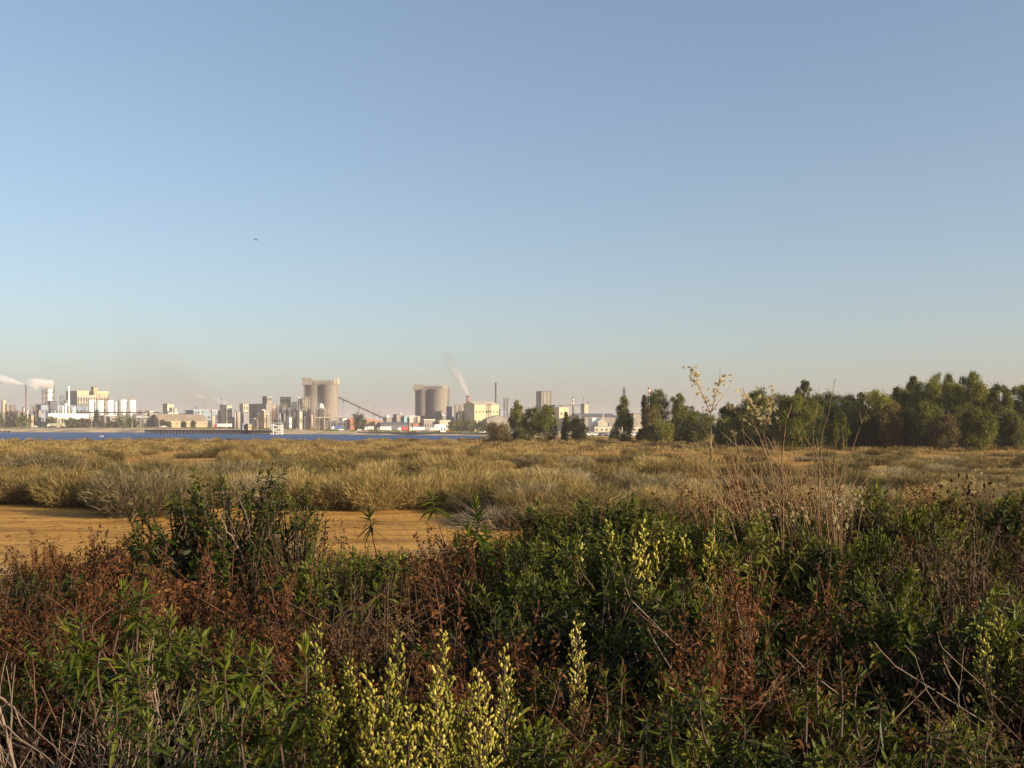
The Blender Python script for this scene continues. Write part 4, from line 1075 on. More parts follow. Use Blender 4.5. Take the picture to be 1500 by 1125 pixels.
far_trees = [(-6, 603, 26, 'euc', 'round', 'bushy tree at the far left beach edge'), (17, 600, 22, 'eucbrown', 'round', 'brown green tree second from left on the beach'), (33, 609, 18, 'euc', 'round', 'low tree under the thin brown chimney'),
             (75, 610.5, 13, 'euc', 'round', 'small round tree in front of the white canopy'), (103, 612, 22, 'euc', 'round', 'wide low bush under the white canopy'), (117, 614, 18, 'euc', 'round', 'low bush right of the wide one under canopy'), (126, 612, 16, 'eucbrown', 'round', 'bush left of the dark fir on the beach'),
             (142, 600, 17, 'eucdark', 'cone', 'dark conical fir in front of the white tanks'), (163, 618, 20, 'euc', 'round', 'low bush right of the dark conical fir'), (182, 607, 28, 'euc', 'round', 'broad green tree under the right pair of white tanks'), (194, 614, 14, 'eucdark', 'round', 'bush at the foot of the lattice tower'),
             (239, 615, 9, 'eucbrown', 'round', 'small tree left before the tan warehouse wall'), (247, 617, 7, 'eucdark', 'round', 'tiny tree second before the tan warehouse wall'), (268.5, 617.5, 6, 'eucdark', 'round', 'tiny tree in the middle of the tan warehouse wall'), (283, 617, 6, 'eucdark', 'round', 'tiny tree right on the tan warehouse wall'),
             (526.5, 604.5, 20, 'eucdark', 'round', 'round dark tree beside the orange roofed house'), (663, 617, 14, 'euc', 'round', 'green tree below the dark process block'), (675, 615, 16, 'euc', 'round', 'green tree below the brown smoking chimney'), (690, 614, 18, 'euc', 'round', 'green tree at the gable end of cream hall'), (705, 617, 18, 'euc', 'round', 'green tree before the grey gabled shed'), (718, 619, 14, 'eucbrown', 'round', 'olive tree at right before the grey gabled shed')]
for i, (px, pt, w_, lf, fm_, lb) in enumerate(far_trees):
    tree('fir_tree' if fm_ == 'cone' else 'shore_tree', lb, px, pt, w_, 905 if px < 300 else 790, lf, 200 + i, fm_, 900, 'bark', .05, lsize=1.15)
# low scrub along the beach
sb = MB()
n = 5200
px = rng.uniform(-60, 720, n); d = np.array([interp(p, DW) for p in px]) + 60 + rng.random(n) * 60
zz = np.array([far_h(p) for p in px]) * .85
pp = np.stack([(px - HX) / FPX * d, d, zz], -1)
clump = np.sin(px * .21) + np.sin(px * .067 + 1) + rng.normal(0, .5, n)
pp = pp[clump > .2]
leaves(sb, pp, rng.normal(0, .5, (len(pp), 3)) + [0, 0, 1], rng.uniform(.8, 2.0, len(pp)), .9, .2, W_CARD)
tag(sb.obj('beach_scrub', M['euc']), 'low olive scrub along the far beach', 'scrub', kind='stuff')

# ------------------------------------------------------------------ salt marsh shrubs
def marsh_mesh(seed, n=5200, w=2.0, h=1.25, bl=.42, bw=.018):
    """feathery mound of fine upright sprays"""
    r_ = np.random.default_rng(seed)
    mb = MB()
    ns = 260
    a = r_.random(ns) * 6.283; rad = np.sqrt(r_.random(ns)) * w / 2
    bx, by = np.cos(a) * rad * 1.0, np.sin(a) * rad
    hh = h * np.sqrt(np.clip(1 - (rad / (w / 2)) ** 2 * .82, .08, 1)) * r_.uniform(.62, 1.12, ns)
    hh *= 1 + .22 * np.sin(bx * 2.3 + seed) * np.cos(by * 2.9)
    out = np.stack([np.cos(a), np.sin(a), np.zeros(ns)], -1) * (rad / (w / 2))[:, None]
    wind = np.array([-.12, .05, 0])
    per = n // ns
    for i in range(ns):
        tip = np.array([bx[i], by[i], hh[i]]) + (out[i] * .34 + wind * r_.uniform(0, 2)) * hh[i]
        b0 = np.array([bx[i] * .72, by[i] * .72, 0])
        f = r_.random(per) ** .7
        p = b0 + (tip - b0) * f[:, None] + r_.normal(0, .035, (per, 3)) * w
        p[:, 2] = np.maximum(p[:, 2], 0)
        ax = norm((tip - b0)[None])[0]
        D = ax * .95 + out[i] * .35 + r_.normal(0, .42, (per, 3))
        vv = np.clip(r_.random() * .5 + r_.random(per) * .5, 0, 1)
        leaves(mb, p, D, bl * r_.uniform(.45, 1.1, per) * (.5 + .5 * f), bw * r_.uniform(.7, 1.4, per), .12, W_BLADE, var=vv, jit=.8)
    return mb
marsh_protos = []
M['marshdark'] = leafmat('dark_marsh_shrub_leaf', [(.05, .040, .016), (.11, .086, .034), (.19, .145, .058), (.28, .21, .09)], .25, .8, .1, objvar=.22)
for i in range(6):
    mt = M['marshgrey'] if i == 1 else (M['marshdark'] if i in (3, 5) else M['marsh'])
    marsh_protos.append(marsh_mesh(300 + i, 13000, 2.3, 1.15, .36, .0125).mesh('marsh_shrub', mt))
stem_mesh = MB()
for i in range(40):
    a = rng.random() * 6.28; l = rng.uniform(.5, 1.0)
    stem_mesh.tube(bez(np.array([math.cos(a) * .1, math.sin(a) * .1, -.1]), np.array([math.cos(a) * .4, math.sin(a) * .4, .35]), np.array([math.cos(a) * .9 * l, math.sin(a) * .9 * l, .8 * l]), 5), [.02, .016, .012, .008, .004], 4)
marsh_stem = stem_mesh.mesh('marsh_stem', M['twig'])
def marsh_shrub(x, y, sx, sz, label, group, k=None):
    k = int(rng.integers(0, 6)) if k is None else k
    t = thing('marsh_shrub', label, 'shrub', (x, y, float(ground_h(x, y)) - .03), rng.random() * 6.28, group)
    t.scale = (sx, sx * rng.uniform(.85, 1.1), sz)
    f = bpy.data.objects.new('foliage', marsh_protos[k]); COL.objects.link(f); f.parent = t
    if y < 60:
        s = bpy.data.objects.new('stem', marsh_stem); COL.objects.link(s); s.parent = t
    return t
# front row along the edge of the bare mud: (px, base py, width px, height px, proto)
front = [(-40, 737, 130, 50, 0), (35, 736, 110, 46, 0), (105, 742, 100, 52, 2), (212, 755, 160, 72, 1), (165, 745, 90, 55, 3), (285, 742, 110, 56, 3), (345, 742, 80, 50, 1), (398, 741, 90, 50, 1), (448, 744, 80, 52, 2), (492, 745, 90, 52, 0),
         (545, 747, 100, 62, 2), (600, 744, 90, 55, 0), (648, 742, 80, 50, 4), (690, 735, 90, 48, 2), (745, 728, 80, 42, 0), (812, 727, 100, 44, 1), (868, 722, 80, 40, 4),
         (960, 712, 90, 42, 0), (1010, 708, 80, 38, 2), (500, 700, 120, 34, 4), (405, 712, 130, 40, 3), (330, 716, 120, 44, 1), (240, 712, 110, 40, 3), (590, 705, 120, 36, 0), (660, 706, 110, 36, 2), (60, 700, 110, 40, 1)]
flab = ['mounded grey green marsh shrub at the far edge of the bare ochre mud', 'feathery grey marsh shrub spilling onto the bare ochre mud']
for i, (px, pb, wp, hp_, k) in enumerate(front):
    d = CAMZ * FPX / (pb - HY)
    if pb > 739 or px < 40: lb, gp = 'marsh shrub in the front row at the far edge of the ochre mud', 'front row of marsh shrubs along the mud'
    else: lb, gp = 'marsh shrub in the second row, partly hidden behind the front row', 'second row of marsh shrubs'
    marsh_shrub(X(px, d), d, wp / FPX * d / 2.5, hp_ / FPX * d / 1.32, lb, gp, k)
def bare(px, py):
    """columns and rows of the photograph where the mud stays bare"""
    if py > 738 and px < 660: return True
    if py > 755 and px < 760: return True
    if py > 775: return True
    if 673 < py < 700 and 168 < px < 262: return True
    if 680 < py < 687 and 250 < px < 330: return True
    if 690 < py < 697 and 10 < px < 170: return True
    return False
cnt = 0
spots = []
tries = 0
while cnt < 274 and tries < 20000:
    tries += 1
    py = HY + 15 + 135 * rng.random() ** 1.3
    px = rng.uniform(-120, 1620)
    if bare(px, py): continue
    d = CAMZ * FPX / (py - HY)
    if d > 118: continue
    x = X(px, d)
    s = rng.uniform(.7, 1.6)
    if any((x - a) ** 2 + (d - b) ** 2 < (1.05 * s) ** 2 for a, b in spots): continue
    spots.append((x, d))
    hgt = rng.uniform(.55, 1.12)
    if px > 980: hgt *= .75
    if d < 60: lb, gp = 'olive grey feathery marsh shrub among many behind the mud edge', 'marsh shrubs of the nearer salt flat'
    else: lb, gp = 'small distant olive marsh shrub among many on the far flat', 'marsh shrubs of the farther salt flat'
    marsh_shrub(x, d, s, hgt, lb, gp)
    cnt += 1
# the far flat: uncountable scrub and dry grass
fs = MB()
nc = 2600
py = HY + 13.5 + 60 * rng.random(nc) ** 1.6
px = rng.uniform(-150, 1650, nc)
dd = CAMZ * FPX / (py - HY)
ok = dd < 300
px, py, dd = px[ok], py[ok], dd[ok]
for i in range(len(px)):
    if bare(px[i], py[i]): continue
    x = X(px[i], dd[i]); g = float(ground_h(x, dd[i]))
    if g < -.25: continue
    if dd[i] < 130 and math.sin(x * .23 + 2 * math.sin(dd[i] * .06)) + math.sin(dd[i] * .21 + x * .05) < .35: continue
    m = 150
    r_ = rng.uniform(.8, 2.0); h_ = rng.uniform(.35, 1.0) * (.8 if px[i] > 980 else 1.0)
    if px[i] < 740 and dd[i] > 150: h_ = min(h_, .92)
    q = norm(rng.normal(size=(m, 3))) * rng.random((m, 1)) ** .33
    q[:, 2] = np.abs(q[:, 2])
    p = q * [r_, r_, h_ * .8] + [x, dd[i], g]
    D = q * .6 + [-.1, 0, .8] + rng.normal(0, .4, (m, 3))
    vv = np.clip(rng.random() * .55 + rng.random(m) * .45, 0, 1)
    leaves(fs, p, D, rng.uniform(.2, .5, m), .035 + dd[i] * .00022, .1, W_BLADE, var=vv, jit=.8)
tag(fs.obj('marsh_scrub', M['marsh']), 'olive and tan scrub covering the far salt marsh', 'scrub', kind='stuff')
gs = MB()
n = 26000
py = HY + 13.5 + 95 * rng.random(n) ** 1.5
px = rng.uniform(-150, 1650, n)
dd = CAMZ * FPX / (py - HY)
x = (px - HX) / FPX * dd
keep = np.array([not bare(a, b) for a, b in zip(px, py)]) & (dd < 250)
keep &= (np.sin(x * .45 + 1.3) + np.sin(dd * .3) + rng.normal(0, .9, n)) > .1
px, dd, x = px[keep], dd[keep], x[keep]
g = ground_h(x, dd)
hg = rng.uniform(.2, .6, len(x))
leaves(gs, np.stack([x, dd, g], -1), rng.normal(0, .35, (len(x), 3)) + [-.1, 0, 1], hg, .012 + dd * .00035, .2, W_BLADE)
tag(gs.obj('dry_grass', M['drygrass']), 'dry tan grass between the marsh shrubs', 'grass', kind='stuff')

# strand lines and litter on the bare mud
db = MB()
n = 2600
py = 738 + 95 * rng.random(n); px = rng.uniform(-150, 800, n)
dd = CAMZ * FPX / (py - HY); x = (px - HX) / FPX * dd
keep = (np.sin(dd * 1.9 + .35 * np.sin(x * .5) * 2 + x * .1) > .55) | (rng.random(n) < .18)
x, dd = x[keep], dd[keep]
D = rng.normal(0, 1, (len(x), 3)) * [1, .6, .12] + [0, 0, .05]
leaves(db, np.stack([x, dd, ground_h(x, dd) + .012], -1), D, rng.uniform(.06, .35, len(x)), rng.uniform(.012, .05, len(x)), .0, W_CARD, jit=.6)
tag(db.obj('strand_litter', M['marshdark']), 'dark strand lines of dead stems on the ochre mud', 'litter', kind='stuff')
# ------------------------------------------------------------------ foreground thicket on the embankment
def shoot_leaves(mb, p0, axis, ln, n, L, Wd, spread0=25, spread1=95, fold=.35, droop=.25, var0=.3, prof=W_LANCE):
    """spiral of narrow leaves up the last ln metres of a shoot ending at p0 + axis*ln"""
    axis = axis / (np.linalg.norm(axis) + 1e-9)
    ref = np.array([1., 0, 0]) if abs(axis[2]) > .8 else np.array([0, 0, 1.])
    a = np.cross(axis, ref); a /= np.linalg.norm(a); b = np.cross(axis, a)
    f = (np.arange(n) + rng.random(n)) / n
    th = np.arange(n) * 2.4 + rng.random() * 6 + rng.normal(0, .25, n)
    rad = a * np.cos(th)[:, None] + b * np.sin(th)[:, None]
    ang = np.radians(spread1 + (spread0 - spread1) * f + rng.normal(0, 9, n))
    D = axis * np.cos(ang)[:, None] + rad * np.sin(ang)[:, None]
    l = L * (1.05 - .55 * f ** 2) * rng.uniform(.7, 1.2, n)
    v = np.clip(var0 + .35 * f + rng.normal(0, .14, n), 0, 1)
    leaves(mb, p0 + axis * (f * ln)[:, None], D, l, l * (Wd / L) * rng.uniform(.8, 1.2, n), droop * (1.2 - f), prof, up=np.tile(axis, (n, 1)), fold=fold, var=v, jit=.25)

def green_shrub(seed, h=1.0, w=.95, nshoot=70, L=.062, Wd=.014, per=20, low=.28, uneven=0.0, inner=900):
    """leafy narrow-leaved shrub with shoots all over a rough dome; returns stem, foliage"""
    global rng
    keep = rng; rng = np.random.default_rng(seed)
    st, fo = MB(), MB()
    nb = 6
    ba = rng.random(nb) * 6.28
    br = [np.array([math.cos(a) * rng.uniform(.1, .3) * w, math.sin(a) * rng.uniform(.1, .3) * w, h * rng.uniform(.4, .55)]) for a in ba]
    for b_ in br:
        st.tube(bez(np.array([0, 0, -.1]), np.array([b_[0] * .2, b_[1] * .2, b_[2] * .5]), b_, 6), np.linspace(.016, .007, 6), 5)
    nk = max(9, nshoot // 8)
    ka = rng.random(nk) * 6.28; kr = w / 2 * np.sqrt(rng.random(nk)) * 1.0
    for i in range(nshoot):
        j = int(rng.integers(0, nk))
        qx = math.cos(ka[j]) * kr[j] + rng.normal(0, .055) * w; qy = math.sin(ka[j]) * kr[j] + rng.normal(0, .055) * w
        a = math.atan2(qy, qx); rr = min(math.hypot(qx, qy), w / 2 * 1.15)
        z = h * (low + (1 - low) * math.sqrt(max(0, 1 - (rr / (w / 2 * 1.16)) ** 3.2)) * ((.80 + .2 * math.sin(j * 2.3 + seed) ** 2 + rng.uniform(-.05, .06)) if rng.random() < .78 else rng.uniform(.2, .8)))
        z *= 1 - uneven * (.5 + .5 * math.sin(a * 3 + rr * 9 + seed)) * rng.random()
        tip = np.array([math.cos(a) * rr, math.sin(a) * rr, z])
        b_ = br[int(np.argmin([np.linalg.norm(q - tip) + rng.random() * .2 for q in br]))]
        ax = np.array([math.cos(a) * rr * 1.1, math.sin(a) * rr * 1.1, h * .42 + rng.random() * .25])
        ax = ax / np.linalg.norm(ax) + rng.normal(0, .18, 3); ax /= np.linalg.norm(ax)
        ln = rng.uniform(.09, .17)
        s = tip - ax * ln
        st.tube(bez(b_, (b_ + s) / 2 + rng.normal(0, .03, 3) + [0, 0, -.03], s, 5), np.linspace(.006, .003, 5), 4, cap=False)
        st.tube([s, tip], [.003, .0018], 4, cap=False)
        shoot_leaves(fo, s, ax, ln, int(per * rng.uniform(.7, 1.3)), L * rng.uniform(.8, 1.15), Wd, var0=rng.uniform(.1, .5))
    m = inner       # inner leaves fill the bush, their darker colour painting in deep shade
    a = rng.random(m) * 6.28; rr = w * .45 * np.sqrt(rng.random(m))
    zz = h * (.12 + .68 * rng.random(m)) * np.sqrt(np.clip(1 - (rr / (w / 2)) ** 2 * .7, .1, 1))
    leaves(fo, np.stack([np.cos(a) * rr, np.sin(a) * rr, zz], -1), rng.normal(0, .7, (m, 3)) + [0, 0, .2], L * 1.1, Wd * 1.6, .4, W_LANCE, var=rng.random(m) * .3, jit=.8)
    rng = keep
    return st, fo

def twiggy_shrub(seed, h=1.0, w=1.0, ntw=150, nleaf=5200, L=.022, lean=0.0, straight=.0, topleaf=.45):
    """dense dry shrub: many thin twigs, small dead leaves toward the tips"""
    global rng
    keep = rng; rng = np.random.default_rng(seed)
    st, fo = MB(), MB()
    P_, D_, V_ = [], [], []
    per = max(1, nleaf // ntw)
    for i in range(ntw):
        a = rng.random() * 6.28; rr = w / 2 * math.sqrt(rng.random())
        hh = h * math.sqrt(max(.12, 1 - (rr / (w / 2)) ** 2 * .8)) * rng.uniform(.55, 1.08)
        tip = np.array([math.cos(a) * rr + lean * hh, math.sin(a) * rr, hh]) + rng.normal(0, .08, 3) * w
        b0 = np.array([math.cos(a + rng.normal(0, .5)) * rr * .3, math.sin(a) * rr * .3, -.05])
        mid = (b0 + tip) / 2 + rng.normal(0, .17 * (1 - straight), 3) * w
        c = bez(b0, mid, tip, 6)
        st.tube(c, np.linspace(.0048, .0012, 6) * rng.uniform(.6, 1.2), 3, cap=False, var=rng.random())
        for k in range(3):       # side twigs
            j = rng.integers(2, 5); q = c[j]
            e = q + norm((c[5] - q)[None])[0] * rng.uniform(.05, .16) * h + rng.normal(0, .10, 3) * w
            st.tube(np.array([q, (q + e) / 2 + rng.normal(0, .012, 3), e]), [.003, .002, .001], 3, cap=False)
            f = rng.random(per // 4 + 1)[:, None] ** .6
            P_.append(q + (e - q) * f + rng.normal(0, .008, (len(f), 3))); D_.append(np.tile(e - q, (len(f), 1)))
        f = topleaf + (1 - topleaf) * rng.random(per) ** .8
        idx = np.minimum((f * 5).astype(int), 4); fr = (f * 5 - idx)[:, None]
        P_.append(c[idx] * (1 - fr) + c[idx + 1] * fr + rng.normal(0, .01, (per, 3))); D_.append(c[idx + 1] - c[idx])
    Pb = np.vstack(P_); D = norm(np.vstack(D_)) * .6 + rng.normal(0, .6, (len(Pb), 3)) + [0, 0, .2]
    cl = .5 + .5 * np.sin(Pb[:, 0] * 9 + seed) * np.cos(Pb[:, 2] * 8)
    leaves(fo, Pb, D, L * rng.uniform(.5, 1.4, len(Pb)), L * .38 * rng.uniform(.7, 1.4, len(Pb)), .25, W_CARD, var=np.clip(cl * .4 + rng.random(len(Pb)) * .6, 0, 1), jit=.9)
    rng = keep
    return st, fo

def bare_shrub(seed, h=1.0, w=.9, n=14, r=.012):
    """bleached leafless shrub, branching three times"""
    global rng
    keep = rng; rng = np.random.default_rng(seed)
    st = MB()
    def grow(p, d, l, rad, lv):
        e = p + d * l
        m = (p + e) / 2 + rng.normal(0, .05, 3) * l * 1.5
        c = bez(p, m, e, 5)
        st.tube(c, np.linspace(rad, rad * .62, 5), 5 if lv < 2 else 3, cap=False)
        if lv >= 3: return
        for k in range(int(rng.integers(2, 4))):
            dd = d + rng.normal(0, .42, 3); dd[2] += .1; dd /= np.linalg.norm(dd)
            q = c[int(rng.integers(2, 5))]
            grow(q, dd, l * rng.uniform(.5, .85), rad * .55, lv + 1)
    for i in range(n):
        a = rng.random() * 6.28; t = rng.uniform(.15, .75)
        d = np.array([math.cos(a) * t, math.sin(a) * t, 1.0]); d /= np.linalg.norm(d)
        grow(np.array([math.cos(a) * .05, math.sin(a) * .05, -.1]), d, h * rng.uniform(.35, .55), r * rng.uniform(.5, 1.1), 0)
    rng = keep
    return st

def buds(mb, Pb, D, L, Wd, var):
    """small pointed flower heads as closed spindles"""
    n = len(Pb); D = norm(D)
    A = norm(np.cross(D, rng.normal(size=(n, 3)))); B = np.cross(D, A)
    t = [0, .45, .8, 1.0]; w = [.35, 1.0, .8, .45]
    rings = []
    for ti, wi in zip(t, w):
        for k in range(4):
            an = k * math.pi / 2
            rings.append(Pb + D * (L * ti)[:, None] + (A * math.cos(an) + B * math.sin(an)) * (Wd / 2 * wi)[:, None])
    v = np.stack(rings, 1)
    q = [(i * 4 + k, i * 4 + (k + 1) % 4, (i + 1) * 4 + (k + 1) % 4, (i + 1) * 4 + k) for i in range(3) for k in range(4)] + [(12, 13, 14, 15)]
    q = np.array(q)
    qq = (q[None] + (np.arange(n) * 16)[:, None, None]).reshape(-1, 4)
    mb.add(v.reshape(-1, 3), qq, 0, np.repeat(var, len(q)), True)

def spike_plant(seed, stems, h=.9, leafL=.04, budL=.011, pan=.42, dens=1.0):
    """upright yellow-budded flower spikes; stems = list of (dx, dy, height)"""
    global rng
    keep = rng; rng = np.random.default_rng(seed)
    st, fo, fls = MB(), MB(), []
    for dx, dy, hh in stems:
        fl = MB(); fls.append(fl)
        tip = np.array([dx, dy, hh]); b0 = np.array([dx * .35, dy * .35, -.05])
        c = bez(b0, np.array([dx * .75 + rng.normal(0, .02), dy * .75, hh * .5]), tip, 14)
        st.tube(c, np.linspace(.0045, .0012, 14), 5, cap=False)
        nbr = int(44 * dens)
        for i in range(nbr):
            f = 1 - pan + pan * (i + rng.random()) / nbr
            j = min(int(f * 13), 12); q = c[j] + (c[j + 1] - c[j]) * (f * 13 - j)
            ax = norm((c[j + 1] - c[j])[None])[0]
            a = i * 2.4 + rng.normal(0, .3)
            l = (.012 + .085 * (1 - (f - 1 + pan) / pan) ** .9) * rng.uniform(.6, 1.15)
            d = ax * .85 + np.array([math.cos(a), math.sin(a), 0]) * .6
            d /= np.linalg.norm(d)
            e = q + d * l
            st.tube([q, e], [.0013, .0008], 3, cap=False)
            nb = 2 + int(l / .013)
            ff = .3 + .7 * (np.arange(nb) + rng.random(nb) * .6) / nb
            Pb = q + (e - q) * ff[:, None] + rng.normal(0, .003, (nb, 3))
            D = np.tile(d, (nb, 1)) + rng.normal(0, .4, (nb, 3)) + [0, 0, .35]
            L = budL * rng.uniform(.8, 1.25, nb)
            buds(fl, Pb, D, L, L * .6, rng.random(nb))
        n = 34
        f = .12 + (.92 - .12) * rng.random(n)
        j = np.minimum((f * 13).astype(int), 12)
        a = rng.random(n) * 6.28
        leaves(fo, c[j], np.stack([np.cos(a), np.sin(a), np.full(n, .5)], -1), leafL * (1.25 - f) * rng.uniform(.7, 1.3, n), .008 * (1.3 - f), .3, W_LANCE, fold=.3)
    rng = keep
    return st, fo, fls

def big_shoot(mb_st, mb_fo, base, tip, L=.10, Wd=.02, n=46, ln=.3, bend=0.0):
    c = bez(np.array(base, float), (np.array(base) + tip) / 2 + np.array([bend, 0, 0]), np.array(tip, float), 10)
    mb_st.tube(c, np.linspace(.0035, .002, 10), 5, cap=False)
    ax = c[-1] - c[-3]; ax /= np.linalg.norm(ax)
    s = np.array(tip) - ax * ln
    shoot_leaves(mb_fo, s, ax, ln, n, L, Wd, 12, 118, .4, .42, .25)

def plant(name, label, cat, px, py_top, d, group=None, parts=(), unit_h=1.0, sx=1.0, rz=None, zoff=0.0):
    """stand shared part meshes so the top reaches photo row py_top"""
    x = X(px, d); g = float(ground_h(x, d))
    hh = Z(py_top, d) - g
    t = thing(name, label, cat, (x, d, g + zoff), rng.random() * 6.28 if rz is None else rz, group)
    s = hh / unit_h
    t.scale = (s * sx, s * sx, s)
    for nm, me in parts:
        o = bpy.data.objects.new(nm, me); COL.objects.link(o); o.parent = t
    return t

PR = {}
def proto(key, mbs): PR[key] = mbs
GR = []
for i in range(4):
    s_, f_ = green_shrub(500 + i, 1.0, 1.0, 135, .052, .0155, 18)
    GR.append([('stem', s_.mesh('stem', M['twig'])), ('foliage', f_.mesh('foliage', M['green']))])
LM = []
for i in range(3):
    s_, f_ = green_shrub(520 + i, 1.0, .9, 72, .056, .0125, 20)
    LM.append([('stem', s_.mesh('stem', M['redtwig'])), ('foliage', f_.mesh('foliage', M['lime']))])
RU = []
for i in range(3):
    s_, f_ = twiggy_shrub(540 + i, 1.0, 1.05, 150, 11000, .026)
    RU.append([('stem', s_.mesh('stem', M['redtwig'])), ('foliage', f_.mesh('foliage', M['rustleaf']))])
BR = []
for i in range(3):
    s_, f_ = twiggy_shrub(560 + i, 1.0, 1.1, 190, 7000, .027)
    BR.append([('stem', s_.mesh('stem', M['twig'])), ('foliage', f_.mesh('foliage', M['brownleaf']))])
BA = [[('stem', bare_shrub(580 + i).mesh('stem', M['paletwig']))] for i in range(3)]

# crest of the thicket against the mud and the marsh
def crest(px):
    return interp(px, [(-150, 880), (0, 862), (40, 804), (110, 778), (200, 776), (240, 785), (300, 796), (345, 800), (400, 800), (436, 800), (460, 804), (500, 792), (560, 800), (640, 798), (665, 775), (700, 758),
                       (740, 768), (790, 738), (850, 714), (905, 714), (980, 728), (1030, 714), (1080, 702), (1240, 700), (1300, 694), (1400, 712), (1480, 704), (1700, 700)])
# region map: what grows where in the thicket, by the row and column of its top
def kind_at(px, py):
    u = .5 + .5 * math.sin(px * .023 + 1.4 * math.sin(py * .024 + 1)) * math.cos(py * .037 + px * .007)
    u = .5 + .5 * math.sin((u - .5) * 3.1)
    u = min(.999, max(0, .68 * u + .32 * rng.random()))
    if px < 130 and py > 865 and py < 970: return 'ru' if u < .8 else 'br'
    if px < 210 and py >= 960: return 'ba' if u < .5 else ('ru' if u < .8 else 'lm')
    if px < 450 and py > 860: return 'lm' if u < .62 else ('ru' if u < .75 else 'br')
    if px <= 235 and py <= 865: return 'ru' if u < .7 else ('gr' if u < .85 else 'br')
    if 235 < px < 450 and py <= 865: return 'br' if u < .5 else ('ru' if u < .75 else 'gr')
    if px < 640 and py > 830 and py < 940: return 'br' if u < .62 else ('gr' if u < .88 else 'ru')
    if px < 650: return 'gr' if u < .5 else ('br' if u < .78 else 'ru')
    if 890 <= px < 1010 and 780 < py < 870: return 'gr' if u < .6 else 'lm'
    if 640 <= px < 1030 and py < 880: return 'gr' if u < .58 else ('ru' if u < .86 else 'br')
    if 1060 <= px < 1240 and 790 < py < 890: return 'ru' if u < .5 else ('gr' if u < .82 else 'br')
    if 820 <= px < 1060 and 880 <= py < 990: return 'gr' if u < .36 else ('br' if u < .7 else 'ru')
    if px >= 1030 and py < 950: return 'gr' if u < .46 else ('ru' if u < .76 else ('br' if u < .88 else 'lm'))
    if px >= 820: return 'gr' if u < .38 else ('br' if u < .66 else ('ru' if u < .88 else 'lm'))
    return 'gr' if u < .5 else ('br' if u < .78 else 'ru')
SETS = {'gr': GR, 'lm': LM, 'ru': RU, 'br': BR, 'ba': BA}
def zone(px):
    return ('at the left of the thicket', 'left') if px < 450 else (('in the middle of the thicket', 'middle') if px < 1000 else ('in the thicket at right', 'right'))
KN = {'gr': ('leafy_shrub', 'dark green narrow leaved shrub', 'dark green shrubs'), 'lm': ('leafy_shrub', 'fresh green leafy shrub with reddish stems', 'fresh green shrubs'),
      'ru': ('dry_shrub', 'rusty red dried shrub with dead leaves', 'rusty dried shrubs'), 'br': ('twiggy_shrub', 'brown twiggy half bare shrub', 'brown twiggy shrubs'), 'ba': ('bare_shrub', 'bleached leafless shrub of pale branches', 'bleached bare shrubs')}
placed = []
def fill(n, d0, d1, sep, hadd):
    c = 0; tries = 0
    while c < n and tries < 6000:
        tries += 1
        d = rng.uniform(d0, d1); mg = .8 * FPX / d; px = rng.uniform(-60 - mg, 1560 + mg)
        x = X(px, d)
        s = sep * rng.uniform(.8, 1.2)
        if any((x - a) ** 2 + (d - b) ** 2 < s * s for a, b in placed): continue
        g = float(ground_h(x, d))
        zt = g + hadd * rng.uniform(.78, 1.15)
        py = HY + (CAMZ - zt) / d * FPX
        lim = crest(px) + rng.uniform(2, 26)
        if py < lim:
            py = lim
            zt = Z(py, d)
            if zt - g < .45: continue
        k = kind_at(px, min(py, 1100))
        if k == 'ba' and d > 3.2: k = 'br'
        nm, lb, gp = KN[k]
        zl, zn = zone(px)
        hh = zt - g
        pr = SETS[k][int(rng.integers(0, len(SETS[k])))]
        plant(nm, lb + ' ' + zl, 'shrub', px, py, d, gp + ' ' + zl, pr, 1.02, min(1.25, max(.85, .95 / hh)) if hh > .2 else 1)
        placed.append((x, d)); c += 1
fill(62, 2.15, 3.0, .32, .80)
fill(86, 3.0, 4.6, .42, .95)
fill(80, 4.6, 6.6, .55, 1.12)
fill(84, 6.6, 9.6, .66, 1.55)

s_, f_ = green_shrub(601, 1.0, .70, 150, .040, .0105, 18, .42, .55, 350)
BUSH = [('stem', s_.mesh('stem', M['twig'])), ('foliage', f_.mesh('foliage', M['midgreen']))]
SETS['hb'] = [BUSH]; KN['hb'] = ('leafy_shrub',)
